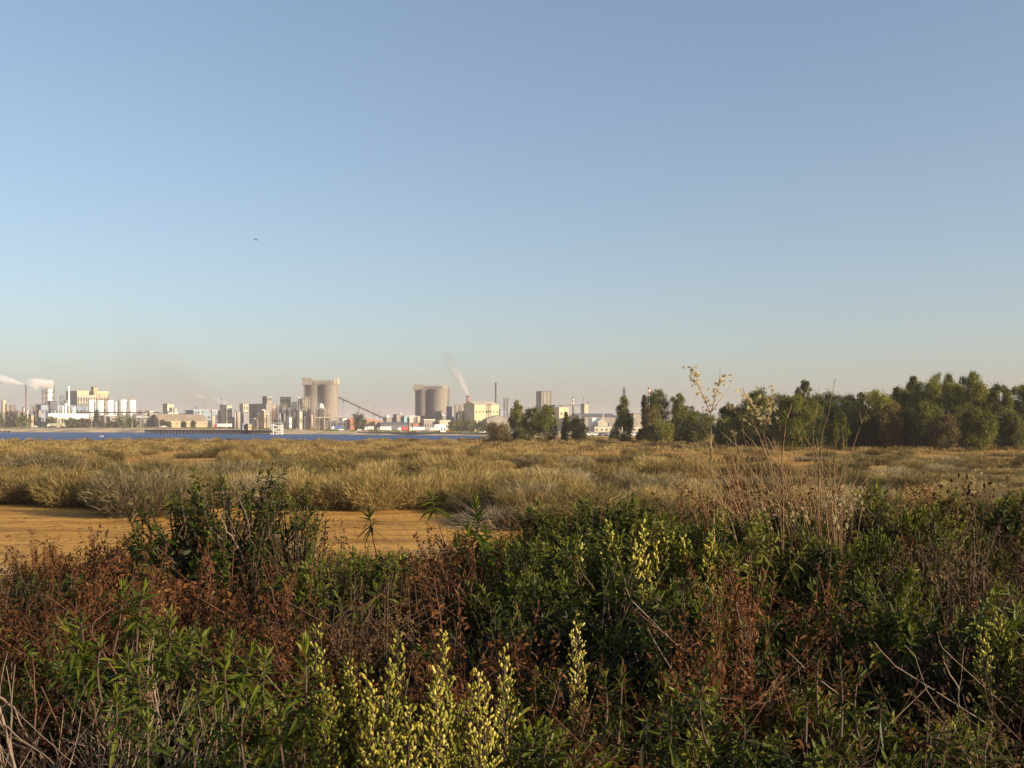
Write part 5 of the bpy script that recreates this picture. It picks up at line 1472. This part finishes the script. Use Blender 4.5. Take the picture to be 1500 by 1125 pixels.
# tall shrubs that break the skyline of the thicket: (px, top row, distance, kind, width factor, label)
heroes = [
    (338, 692, 6.3, 'hb', 1.1, 'tall green bush with a pale forked trunk against the mud'),
    (272, 722, 6.6, 'hb', 1.1, 'left shoulder of leafy green growth on the tall bush by the mud'),
    (412, 718, 6.3, 'hb', .8, 'slim green bush at the right of the tall forked bush'),
    (250, 762, 6.6, 'gr', .55, 'dark green low bush left of the tall forked bush'),
    (120, 786, 7.0, 'ru', .62, 'rusty red bush silhouetted against the ochre mud, furthest left'),
    (190, 782, 7.2, 'ru', .60, 'rusty red bush against the mud next to the dark green one'),
    (60, 806, 6.8, 'ru', .60, 'rusty low bush by the grey grass at the left edge'),
    (520, 790, 6.8, 'gr', .52, 'green and rust bush in the dip right of the tall forked bush'),
    (470, 800, 6.6, 'ru', .5, 'reddish brown bush in the dip beside the drooping shoot'),
    (590, 806, 6.6, 'br', .6, 'brown twiggy bush in the dip left of the tall leafy shoots'),
    (795, 738, 7.4, 'gr', .8, 'dark green bush edge jutting left over the pale dead branches'),
    (850, 708, 7.6, 'gr', .8, 'dark green bush with the highest top in the middle thicket'),
    (905, 710, 7.7, 'gr', .8, 'dark green bush right of the highest middle top'),
    (960, 726, 7.4, 'gr', .8, 'dark green bush left of the rusty stem thicket'),
    (1012, 712, 8.4, 'ru', .60, 'rust brown bush left of the tall seedhead stems'),
    (1075, 690, 7.6, 'ru', .55, 'rust brown bush among the tall seedhead stems, left part'),
    (1140, 684, 7.7, 'ru', .55, 'rust brown bush among the tall seedhead stems, centre part'),
    (1205, 692, 7.6, 'ru', .55, 'rust brown bush among the tall seedhead stems, right part'),
    (1265, 694, 6.8, 'gr', .75, 'glossy green bush right of the tall rusty stems'),
    (1325, 690, 7.0, 'gr', .78, 'glossy green bush second right of the tall rusty stems'),
    (1385, 712, 7.0, 'ru', .60, 'rust bush below the dark dead branches at right'),
    (1450, 700, 7.0, 'gr', .78, 'green bush near the right picture edge'),
    (1500, 702, 7.2, 'gr', .6, 'green bush cut by the right picture edge'),
    (1230, 745, 5.6, 'gr', .62, 'green bush in front of the tall rusty stems'),
    (1120, 762, 5.5, 'gr', .62, 'low green bush at the foot of the seedhead stems'),
    (1400, 770, 5.6, 'gr', .66, 'broad green bush in the right thicket, brightly lit'),
    (1310, 775, 5.2, 'gr', .66, 'broad green bush with pale lit leaves centre right'),
]
for i, (px, pt, d, k, sx, lb) in enumerate(heroes):
    nm = KN[k][0]
    plant(nm, lb, 'shrub', px, pt, d, None, SETS[k][i % len(SETS[k])], .97 if k == 'hb' else 1.05, sx)
# pale forked trunk rising inside the tall green bush
def branchy(name, label, d, polys, mat, r0, cat, extra=None):
    """stems given as photo polylines at about distance d, with real depth offsets"""
    px0, py0 = polys[0][0][:2]
    o = P(px0, py0, d)
    g = float(ground_h(o.x, o.y))
    t = thing(name, label, cat, (o.x, o.y, g), 0)
    mb = MB()
    for pl in polys:
        rad = pl[-1] if isinstance(pl[-1], float) else r0
        pts = [q for q in pl if not isinstance(q, float)]
        dz = rng.uniform(-.22, .22)
        vv = []
        for j, (a, b) in enumerate(pts):
            q = P(a, b, d + dz * j / max(1, len(pts) - 1))
            vv.append((q.x - o.x, q.y - o.y, q.z - g))
        root = not any(abs(pl[0][0] - q[0]) + abs(pl[0][1] - q[1]) < 10 for pl2 in polys[:polys.index(pl)] for q in pl2 if not isinstance(q, float))
        if root:
            dx = float(np.clip((vv[0][0] - vv[1][0]) / max(.05, vv[1][2] - vv[0][2]), -.8, .8) * .6)
            vv.insert(0, (vv[0][0] + dx, vv[0][1], max(float(ground_h(o.x + vv[0][0] + dx, o.y + vv[0][1])) - g - .05, vv[0][2] - .3 if 'branch' in name else -9)))
        vv = np.array(vv)
        # densify with a little wobble
        n = 4 * (len(vv) - 1) + 1
        tt = np.linspace(0, len(vv) - 1, n); ii = np.minimum(tt.astype(int), len(vv) - 2); ff = (tt - ii)[:, None]
        c = vv[ii] * (1 - ff) + vv[ii + 1] * ff
        c[1:-1] += rng.normal(0, rad * .5, (n - 2, 3))
        mb.tube(c, np.linspace(rad, rad * .35, n), 5, cap=False)
    mb.obj('stem', mat, t)
    return t, o, g
branchy('bare_shrub', 'pale forked trunk showing through the tall green bush', 6.05, [
    [(388, 935), (378, 880), (368, 845), (362, 812), .014], [(366, 838), (350, 805), (338, 785), (322, 755), .009], [(366, 838), (378, 812), (392, 785), (405, 755), .009], [(372, 862), (388, 835), (402, 815), .006],
    [(350, 805), (330, 795), (305, 770), .005], [(362, 812), (366, 770), (350, 730), .006], [(405, 755), (412, 730), .004], [(392, 785), (384, 750), .004]], M['palebark'], .01, 'shrub')
# leaning dead sticks in the thicket
sticks = [
    ('dead_branch', 'pale dead branch lying low at the bottom left corner', 2.3, [[(-10, 1010), (20, 1040), (62, 1110), .007], [(0, 1060), (40, 1090), (80, 1120), .005], [(14, 1030), (45, 1062), (110, 1120), .004]], 'paletwig'),
    ('bare_shrub', 'forked bare twigs in the rusty growth at bottom left', 2.5, [[(96, 1110), (88, 1070), (60, 1005), .006], [(75, 1040), (100, 1020), (108, 1018), .004], [(52, 1100), (52, 1010), (48, 960), .005], [(160, 1105), (140, 1060), (135, 1005), .006], [(130, 1105), (122, 1070), (100, 1028), .004], [(140, 1060), (122, 1040), .004], [(165, 1110), (150, 1080), (165, 1060), .003]], 'redtwig'),
    ('dead_branch', 'single bent twig holding the leaf tufts at left', 3.3, [[(132, 930), (140, 908), (165, 892), .006], [(250, 1030), (252, 1000), (256, 975), .005]], 'redtwig'),
    ('dead_branch', 'two pale sticks crossing the dark hollow in the middle', 4.2, [[(560, 870), (590, 900), (616, 922), .005], [(642, 884), (672, 905), (690, 920), .005], [(690, 868), (705, 885), (716, 898), .004], [(672, 858), (684, 878), .004]], 'redtwig'),
    ('dead_branch', 'long pale curved stick in the brown right thicket', 3.4, [[(1005, 1030), (985, 985), (965, 950), (948, 920), .006], [(985, 985), (975, 1000), (1000, 1020), .004], [(925, 880), (915, 860), .004]], 'paletwig'),
    ('dead_branch', 'forked pale stick upright at the lower right', 3.2, [[(1404, 1055), (1405, 1010), (1412, 950), .005], [(1405, 1010), (1388, 982), (1380, 960), .005], [(1380, 950), (1372, 925), .003], [(1356, 1010), (1340, 960), (1325, 945), .004], [(1310, 975), (1280, 940), .004], [(1180, 980), (1165, 965), (1150, 950), .004]], 'paletwig'),
    ('dead_branch', 'thin reddish sticks criss crossing the lower right thicket', 2.9, [[(1110, 1030), (1130, 1005), (1145, 985), .004], [(1145, 995), (1128, 975), .003], [(1200, 1100), (1190, 1060), (1170, 1030), .004], [(1040, 1100), (1045, 1050), (1020, 1000), .004], [(1450, 1040), (1440, 1000), (1425, 985), .003]], 'redtwig'),
    ('dead_branch', 'dark tangle of arching dead branches at the far right', 7.4, [[(1478, 728), (1450, 700), (1425, 690), (1378, 690), .006], [(1465, 712), (1440, 685), (1410, 675), (1360, 672), .005], [(1450, 700), (1435, 672), (1410, 645), .005], [(1460, 700), (1440, 660), (1428, 635), .004], [(1425, 690), (1390, 700), (1372, 692), .003], [(1470, 705), (1455, 660), .003], [(1440, 685), (1400, 660), (1372, 640), .003], [(1410, 675), (1380, 680), .003]], 'twig'),
    ('dead_branch', 'single pale curved stalk arching over the marsh grass', 7.2, [[(1042, 690), (1020, 668), (1000, 653), (980, 645), .005]], 'paletwig'),
]
for nm, lb, d, pls, m_ in sticks:
    groups = []
    for pl in pls:
        st0 = pl[0]
        for gq in groups:
            if any(abs(st0[0] - q[0]) + abs(st0[1] - q[1]) < 10 for pl2 in gq for q in pl2 if not isinstance(q, float)):
                gq.append(pl); break
        else: groups.append([pl])
    for gq in groups:
        gq = [[q if not isinstance(q, float) else q * .62 for q in pl] for pl in gq]
        t, o, g = branchy(nm, lb, d, gq, M[m_], .003, 'branch')
        if len(groups) > 1: t['group'] = lb

# tall rusty stems with cream seed heads (right of centre)
def fluff(mb, pts, n, size, sc=.018):
    pts = np.array(pts, float)
    k = len(pts) - 1
    f = rng.random(n) * k; i = np.minimum(f.astype(int), k - 1); fr = (f - i)[:, None]
    c = pts[i] * (1 - fr) + pts[i + 1] * fr
    cl = rng.normal(0, sc, (n, 3))
    m = 26
    size = size * .66
    Pb = np.repeat(c + cl, m, 0)
    D = rng.normal(size=(n * m, 3)); D[:, 2] += .5
    leaves(mb, Pb, D, size * rng.uniform(.6, 1.3, n * m), size * .30, .1, W_CARD, var=np.repeat(rng.random(n), m) * .6 + rng.random(n * m) * .4, jit=1.0)
def seed_plant(label, d, stems, fluffs, mat, r0=.0055):
    t, o, g = branchy('seedhead_plant', label, d, stems, M[mat], r0, 'plant')
    if fluffs:
        for pl, n, s in fluffs:
            fb = MB()
            pts = [(P(a, b, d) - Vector((o.x, o.y, g)))[:] for a, b in pl]
            fluff(fb, pts, n, s)
            fb.obj('seed_head', M['seedfluff'], t)
    return t
seed_plant('tallest stem, forked into two arms of cream seed heads', 5.6,
           [[(1046, 735), (1043, 680), (1042, 640), (1041, 605), .006], [(1041, 605), (1030, 580), (1020, 560), (1011, 540), .004], [(1041, 605), (1048, 580), (1054, 562), (1060, 548), .004], [(1054, 562), (1055, 540), .002], [(1041, 605), (1062, 575), (1070, 566), .002], [(1043, 615), (1035, 600), .002]],
           [([(1012, 541), (1018, 552)], 15, .022), ([(1017, 555), (1026, 574)], 13, .018), ([(1026, 576), (1040, 602)], 15, .017), ([(1060, 549), (1054, 562)], 12, .02), ([(1053, 566), (1047, 578)], 9, .02), ([(1046, 582), (1041, 602)], 6, .015), ([(1071, 643), (1068, 634)], 2, .02)], 'stemtan')
seed_plant('branching plant of golden seed heads right of the tallest stem', 5.5,
           [[(1140, 745), (1128, 690), (1118, 650), (1121, 622), .005], [(1121, 622), (1112, 606), (1100, 590), (1090, 576), .003], [(1121, 622), (1128, 605), (1131, 585), (1130, 570), .003], [(1112, 606), (1108, 592), (1112, 575), .002], [(1090, 576), (1088, 565), .002], [(1100, 590), (1095, 610), .002], [(1105, 705), (1090, 640), (1086, 600), (1087, 570), .003], [(1118, 650), (1106, 620), .002]],
           [([(1089, 578), (1097, 590)], 15, .021), ([(1098, 592), (1112, 607)], 14, .020), ([(1130, 572), (1129, 584)], 12, .018), ([(1130, 592), (1127, 612)], 15, .02), ([(1113, 573), (1113, 580)], 5, .017), ([(1070, 600), (1070, 604)], 4, .018), ([(1112, 606), (1120, 620)], 7, .016), ([(1092, 604), (1096, 618)], 7, .014)], 'stemrust')
r_ = np.random.default_rng(77)
def fan(n, bx0, bx1, by, tx0, tx1, ty0, ty1, rad):
    out = []
    for i in range(n):
        f = (i + r_.random()) / n
        bx = bx0 + (bx1 - bx0) * f; tx = tx0 + (tx1 - tx0) * f + r_.normal(0, 24)
        ty = r_.uniform(ty0, ty1)
        b = by + r_.uniform(-10, 25)
        out.append([(bx, b), ((bx * .6 + tx * .4) + r_.normal(0, 5), b * .6 + ty * .4), ((bx * .25 + tx * .75) + r_.normal(0, 5), b * .25 + ty * .75), (tx, ty), rad * r_.uniform(.6, 1.2)])
    return out
seed_plant('sheaf of pale straight stems leaning left below the seed heads', 5.5,
           [[(1165, 760), (1120, 660), (1100, 612), (1068, 602), .004], [(1110, 742), (1080, 655), (1055, 632), .0045], [(1135, 720), (1105, 650), (1085, 628), .004]] + fan(22, 1068, 1190, 765, 1020, 1140, 625, 720, .0030), [], 'stemtan')
seed_plant('fan of rust brown stems rising right of the seed heads', 5.4,
           [[(1148, 745), (1145, 665), (1152, 620), (1160, 590), .0045], [(1228, 770), (1212, 690), (1175, 650), (1162, 610), .004], [(1195, 700), (1190, 640), (1196, 600), (1198, 575), .004], [(1200, 690), (1203, 640), (1213, 607), (1222, 560), .004], [(1222, 560), (1224, 555), .002], [(1222, 690), (1224, 650), (1228, 628), .004], [(1235, 720), (1236, 660), (1234, 625), .0035], [(1190, 655), (1178, 640), (1176, 620), .003],
            [(1238, 690), (1255, 640), (1262, 620), (1272, 595), .0035], [(1262, 620), (1258, 600), .002]] + fan(13, 1140, 1240, 765, 1120, 1270, 635, 720, .0028), [], 'stemrust')
seed_plant('upright rust brown stems at the right side of the stem thicket', 5.2,
           [[(1222, 790), (1218, 740), (1210, 700), (1215, 680), .005], [(1214, 790), (1208, 730), (1200, 690), .0045], [(1218, 740), (1232, 700), (1240, 668), .003], [(1210, 700), (1200, 672), .003], [(1192, 780), (1196, 745), .003]], [], 'stemrust')
# fan of finer rusty twigs behind the sheaf
tf = thing('dry_shrub', 'dense fan of fine rust twigs behind the pale stem sheaf', 'shrub', (X(1135, 6.1), 6.1, float(ground_h(X(1135, 6.1), 6.1))), 0)
mb = MB(); lf = MB()
o = tf.location
for i in range(150):
    bx = r_.uniform(1050, 1240); b = P(bx * .6 + 1155 * .4 + 22, 985, 6.1 + r_.normal(0, .25)); tp = P(bx + r_.normal(-20, 30), r_.uniform(640, 740), 6.1 + r_.normal(0, .35))
    c = bez(np.array((b - o)[:]), np.array(((b + tp) / 2 - o)[:]) + r_.normal(0, .09, 3), np.array((tp - o)[:]), 6)
    mb.tube(c, np.linspace(.0035, .0012, 6), 3, cap=False)
    n = 34
    f = .35 + .65 * r_.random(n); j = np.minimum((f * 5).astype(int), 4)
    leaves(lf, c[j] + r_.normal(0, .012, (n, 3)), r_.normal(0, .6, (n, 3)) + [0, 0, .6], .026 * r_.uniform(.5, 1.4, n), .010, .2, W_CARD, jit=.9)
mb.obj('stem', M['stemrust'], tf); lf.obj('foliage', M['rustleaf'], tf)

# pale fluffy heads among the right-hand leaves
def tuft(px, py, d, n, size, label, sc=.03):
    t = thing('seedhead_plant', label, 'plant', (X(px, d), d, float(ground_h(X(px, d), d))), 0)
    h = Z(py, d) - t.location.z
    s_ = MB()
    for i in range(3):
        a = rng.normal(0, .8, 2) * sc
        s_.tube(bez(np.array([0, .25, -.05]), np.array([0, .22, h * .6]), np.array([a[0], a[1], h]), 6), [.0025, .0022, .002, .0018, .0015, .0012], 4, cap=False)
        f_ = MB()
        fluff(f_, [(a[0], a[1], h - .05), (a[0], a[1], h + .01)], n // 3 + 1, size * .8, sc * .4)
        f_.obj('seed_head', M['seedfluff'], t)
    s_.obj('stem', M['twig'], t)
tuft(1197, 728, 5.0, 20, .022, 'cream fluffy seed heads on the stem before rusty fan, upper right', .04)
tuft(1247, 732, 4.9, 36, .022, 'biggest cream fluffy seed head tuft in the right thicket', .07)
tuft(1160, 748, 4.9, 16, .018, 'cream seed heads low at the foot of the stem sheaf', .07)
tuft(1232, 757, 4.8, 14, .02, 'small cream seed tuft below the biggest one', .05)
tuft(1430, 702, 6.4, 26, .024, 'cream seed tuft under the dark dead branches at far right', .08)

# yellow flowering plants
def spikes_at(label, d, tips, seed, budL=.011, dens=1.0, pan=.45, base=None):
    """flower spikes whose tips stand at photo points"""
    cx = sum(a for a, b in tips) / len(tips) if base is None else base
    x0 = X(cx, d); g = float(ground_h(x0, d))
    t = thing('flowering_plant', label, 'plant', (x0, d, g), 0)
    r2 = np.random.default_rng(seed)
    st = []
    for a, b in tips:
        q = P(a, b, d + r2.normal(0, .07))
        st.append((q.x - x0, q.y - d, q.z - g))
    s_, f_, b_ = spike_plant(seed, st, budL=budL, dens=dens, pan=pan)
    s_.obj('stem', M['twig'], t); f_.obj('foliage', M['lime'], t); [q.obj('flower_head', M['flower'], t) for q in b_]
    return t
spikes_at('tallest yellow budded spike beside the big leafy shoot', 2.35, [(462, 918), (474, 958)], 1, .011, .7, .35)
spikes_at('clump of yellow budded spikes, left of the lone tall spike', 2.3, [(583, 930), (570, 975), (536, 980), (545, 1010), (555, 1030), (528, 1040), (577, 1030), (600, 1035)], 2, .012, 1.0, .42)
spikes_at('lone tall yellow budded spike in the middle with side buds', 2.35, [(648, 928), (640, 985), (630, 1010), (655, 1015)], 3, .012, 1.0, .42)
spikes_at('yellow budded spikes in front at the bottom centre', 2.2, [(600, 1038), (620, 1040), (660, 1030), (645, 1050), (570, 1055), (530, 1070)], 4, .012, 1.0, .4)
spikes_at('yellow budded spikes right of the lone tall spike', 2.3, [(690, 1010), (700, 990), (712, 1000), (680, 1030), (672, 1050)], 5, .0115, .9, .4)
spikes_at('brownish yellow spike furthest right of the bottom clump', 2.5, [(741, 968), (748, 985), (735, 1000), (739, 950)], 6, .011, .7, .4)
spikes_at('pale fluffy grey budded spikes left of the bottom clump', 2.4, [(510, 965), (505, 985), (512, 1000)], 7, .013, .9, .35)
spikes_at('short yellow spikes near the big leafy shoot', 2.35, [(480, 1010), (470, 1025), (490, 1020), (466, 1045)], 8, .011, .8, .4)
spikes_at('pale yellow flowering bush in the middle of the thicket', 5.0, [(905, 800), (925, 775), (940, 768), (955, 780), (968, 765), (975, 790), (985, 785), (1000, 788), (1008, 795), (960, 800), (930, 800), (1010, 815), (890, 765), (920, 790), (945, 795), (990, 800)], 9, .021, .8, .42)
spikes_at('small yellow spikes right of the pale flowering bush', 4.9, [(1038, 785), (1042, 780), (1034, 800), (1044, 800)], 10, .019, .5, .35)
spikes_at('lone yellow spike left of the pale flowering bush', 5.0, [(850, 790), (891, 768), (846, 795)], 11, .018, .45, .3)
spikes_at('yellow spikes in the thicket at the right picture edge', 3.4, [(1462, 902), (1470, 910), (1450, 915), (1458, 930), (1474, 935), (1440, 925)], 12, .014, .9, .4)
spikes_at('dry brown flower stalk standing before the dark hollow', 3.2, [(842, 905), (848, 920), (836, 930)], 13, .012, .5, .4)

# tall leafy shoots with long drooping leaves
def shoots_at(label, d, items, mat='lime', L=.10):
    px, py = items[0][0]
    x0 = X(px, d); g = float(ground_h(x0, d))
    t = thing('leafy_plant', label, 'plant', (x0, d, g), 0)
    s_, f_ = MB(), MB()
    for (bp_, tp, L_, n, ln) in [(i[1], i[0], *i[2:]) for i in items]:
        q = P(tp[0], tp[1], d); b0 = P(bp_[0], bp_[1], d + rng.uniform(-.1, .1))
        big_shoot(s_, f_, (b0.x - x0, b0.y - d, b0.z - g), (q.x - x0, q.y - d, q.z - g), L_, L_ * .19, n, ln, rng.normal(0, .015))
    s_.obj('stem', M['twig'], t); f_.obj('foliage', M[mat], t)
    return t
shoots_at('big long leaved shoot at the left of yellow spikes', 2.25, [((447, 945), (443, 1140), .082, 46, .20), ((420, 1010), (430, 1140), .07, 22, .12), ((405, 1040), (420, 1150), .06, 20, .10)])
shoots_at('small drooping leafy shoot standing against the mud strip', 5.6, [((541, 750), (552, 815), .10, 26, .10)])
shoots_at('drooping leafy shoot on a long leaning stem before the mud', 5.4, [((630, 722), (672, 860), .11, 26, .10)])
shoots_at('tall bushy leafy shoots left of the dark green bush', 5.2, [((697, 732), (702, 900), .12, 52, .26), ((684, 772), (690, 900), .11, 36, .2), ((668, 785), (680, 900), .10, 30, .2), ((712, 775), (705, 900), .10, 30, .2), ((680, 830), (690, 920), .11, 34, .2), ((720, 840), (716, 930), .09, 30, .15)])
shoots_at('bright leaf tufts at the top of left foreground', 3.0, [((180, 858), (165, 960), .07, 24, .10), ((212, 862), (200, 960), .075, 26, .11), ((196, 880), (190, 980), .065, 22, .09)])
shoots_at('bright leaf tufts on bent red twig at far left', 2.8, [((118, 900), (130, 1010), .075, 24, .11), ((112, 935), (125, 1020), .07, 24, .10), ((100, 920), (120, 1010), .065, 22, .09), ((150, 940), (150, 1030), .06, 24, .1), ((122, 950), (130, 1040), .075, 26, .10)])
shoots_at('bright leaf tufts in the middle of left foreground', 2.8, [((250, 900), (252, 1020), .07, 24, .11), ((262, 930), (258, 1030), .07, 30, .12), ((240, 940), (250, 1030), .07, 26, .1), ((295, 930), (285, 1030), .07, 24, .1), ((186, 960), (195, 1060), .075, 32, .13), ((200, 985), (205, 1080), .07, 30, .12)])
shoots_at('bright leaf tufts right of the middle left foreground', 2.7, [((340, 935), (345, 1040), .07, 26, .11), ((370, 950), (365, 1050), .075, 36, .14), ((390, 955), (385, 1060), .07, 30, .12), ((330, 960), (338, 1060), .07, 24, .1)])
shoots_at('leaf tufts along the bottom left edge', 2.3, [((170, 1015), (170, 1140), .06, 28, .11), ((215, 1050), (215, 1150), .06, 28, .1), ((330, 1055), (330, 1160), .06, 30, .11), ((280, 1070), (285, 1160), .06, 26, .1), ((310, 1010), (315, 1120), .055, 24, .1), ((360, 1030), (360, 1130), .05, 22, .1)])
shoots_at('drooping yellowish leaf tuft over the brown twigs', 4.2, [((552, 862), (556, 925), .09, 14, .06)])
shoots_at('leaf tufts along the bottom at right of yellow spikes', 2.5, [((880, 985), (880, 1090), .06, 30, .12), ((910, 980), (905, 1090), .06, 30, .12), ((1040, 970), (1035, 1090), .06, 32, .13), ((985, 1035), (985, 1130), .06, 30, .12), ((1090, 1045), (1090, 1140), .06, 30, .12), ((950, 1040), (950, 1130), .055, 28, .1)], 'green')
shoots_at('leaf tufts along the bottom near the right corner', 2.6, [((1200, 955), (1200, 1060), .05, 26, .1), ((1260, 985), (1258, 1080), .06, 32, .12), ((1230, 970), (1232, 1080), .055, 28, .12), ((1290, 1010), (1285, 1100), .055, 28, .11), ((1360, 1050), (1360, 1140), .055, 28, .1), ((1180, 1000), (1180, 1090), .05, 24, .1)], 'green')

# pale dry growth on the mud behind the thicket
def dry_clump(px, py_b, wp, hp_, label, mat, n=1500, seed=0, name='dry_bush', flat=.5):
    d = CAMZ * FPX / (py_b - HY)
    x = X(px, d); g = float(ground_h(x, d))
    d = max(d, 9.5)
    t = thing(name, label, 'shrub', (x, d, g), 0)
    r2 = np.random.default_rng(seed)
    w = wp / FPX * d / 2; h = hp_ / FPX * d
    p = np.stack([r2.normal(0, .42, n) * w, r2.normal(0, .42, n) * w, np.zeros(n)], -1)
    D = np.stack([p[:, 0] / w * flat * 1.4 - .25, p[:, 1] / w * flat, np.full(n, .8)], -1) + r2.normal(0, .4, (n, 3))
    env = np.exp(-(p[:, 0] / w) ** 2)
    fb = MB()
    leaves(fb, p, D, h * r2.uniform(.5, 1.15, n) * (.35 + .65 * env), .008 + .0004 * d, .35, W_BLADE, jit=.9)
    fb.obj('foliage', M[mat], t)
    s_ = MB()
    for i in range(26):
        a = r2.normal(0, .3, 2) * w
        s_.tube(bez(np.array([a[0] * .3, a[1] * .3, -.05]), np.array([a[0], a[1], h * .5]), np.array([a[0] * 2 - .1, a[1] * 2, h * r2.uniform(.6, 1.05)]), 5), [.008, .007, .006, .004, .002], 4)
    s_.obj('stem', M['paletwig'], t)
dry_clump(15, 905, 110, 100, 'grey green grassy bush at the left edge on the mud', 'marshgrey', 3800, 1)
dry_clump(-40, 900, 110, 110, 'grey grassy bush cut by the left picture edge', 'marshgrey', 3000, 2)
dry_clump(730, 770, 110, 46, 'heap of bleached dead branches at the mud edge, middle', 'palegrass', 2600, 3, 'brush_heap', 1.1)
dry_clump(690, 765, 70, 26, 'low bleached grass left of the dead branch heap', 'palegrass', 1200, 4, flat=1)
dry_clump(600, 835, 130, 46, 'pale dry grass clump on the mud, middle', 'drygrass', 2200, 5, flat=.9)
dry_clump(650, 825, 80, 40, 'small pale dry grass clump by the leafy shoots', 'drygrass', 1400, 6, flat=.9)
dry_clump(530, 840, 110, 40, 'straggling dry grass clump behind the drooping shoot', 'drygrass', 1500, 7, flat=.9)
dry_clump(435, 820, 40, 40, 'wispy dry grass right of the tall forked bush', 'palegrass', 300, 8)

# twigs, dead leaves and fine dry stems between the shrubs
M['straw'] = leafmat('dry_straw', [(.05, .03, .017), (.11, .068, .038), (.19, .125, .07), (.30, .21, .125)], 0, .8, .1)
ug = MB()
n = 52000
d = 1.9 + 9.5 * rng.random(n) ** .8
px = rng.uniform(-160, 1660, n)
x = (px - HX) / FPX * d
g = ground_h(x, d)
lim = np.array([crest(q) for q in px]) + 30
zc = np.minimum(g + .75, CAMZ + (HY - lim) / FPX * d)
z = g + np.maximum(zc - g, .05) * rng.random(n) * .95
leaves(ug, np.stack([x, d, z], -1), rng.normal(0, .7, (n, 3)) + [-.1, 0, .5], rng.uniform(.02, .075, n), rng.uniform(.003, .008, n), .3, W_CARD, jit=.9)
tag(ug.obj('dead_leaves', M['rustleaf']), 'rusty dead leaves caught between the thicket shrubs', 'dead leaves', kind='stuff')
tw = MB()
for i in range(1300):
    d = 1.9 + 7.5 * rng.random() ** .8; px = rng.uniform(-160, 1660); x = X(px, d); g = float(ground_h(x, d))
    zc = min(g + .85, Z(crest(px) + 12, d))
    if zc - g < .15: continue
    l = rng.uniform(.25, .95) * (zc - g)
    dr = rng.normal(0, .75, 2)
    p0 = np.array([x, d, g + rng.random() * (zc - g) * .4])
    e = p0 + [dr[0] * l, dr[1] * l, l]
    e[2] = min(e[2], zc)
    tw.tube(bez(p0, (p0 + e) / 2 + rng.normal(0, .05, 3), e, 5), np.linspace(.003, .0011, 5) * rng.uniform(.6, 1.2), 3, cap=False, var=rng.random() ** 1.6)
tag(tw.obj('dry_twigs', M['straw']), 'thin dry twigs standing between the thicket shrubs', 'twigs', kind='stuff')
# ------------------------------------------------------------------ haze over the whole place
hz = MB().box((-7000, -60, -6), (7000, 9200, 96)).obj('haze', [])
hm = bpy.data.materials.new('haze'); hm.use_nodes = True
N = hm.node_tree.nodes; L = hm.node_tree.links
N.remove(N['Principled BSDF'])
pv = N.new('ShaderNodeVolumePrincipled')
pv.inputs['Color'].default_value = (0.70, 0.64, 0.71, 1)
pv.inputs['Density'].default_value = 0.00017
pv.inputs['Anisotropy'].default_value = 0.0
L.new(pv.outputs[0], N['Material Output'].inputs['Volume'])
hz.data.materials.clear(); hz.data.materials.append(hm)
tag(hz, 'thin pale industrial haze', 'haze', kind='stuff')
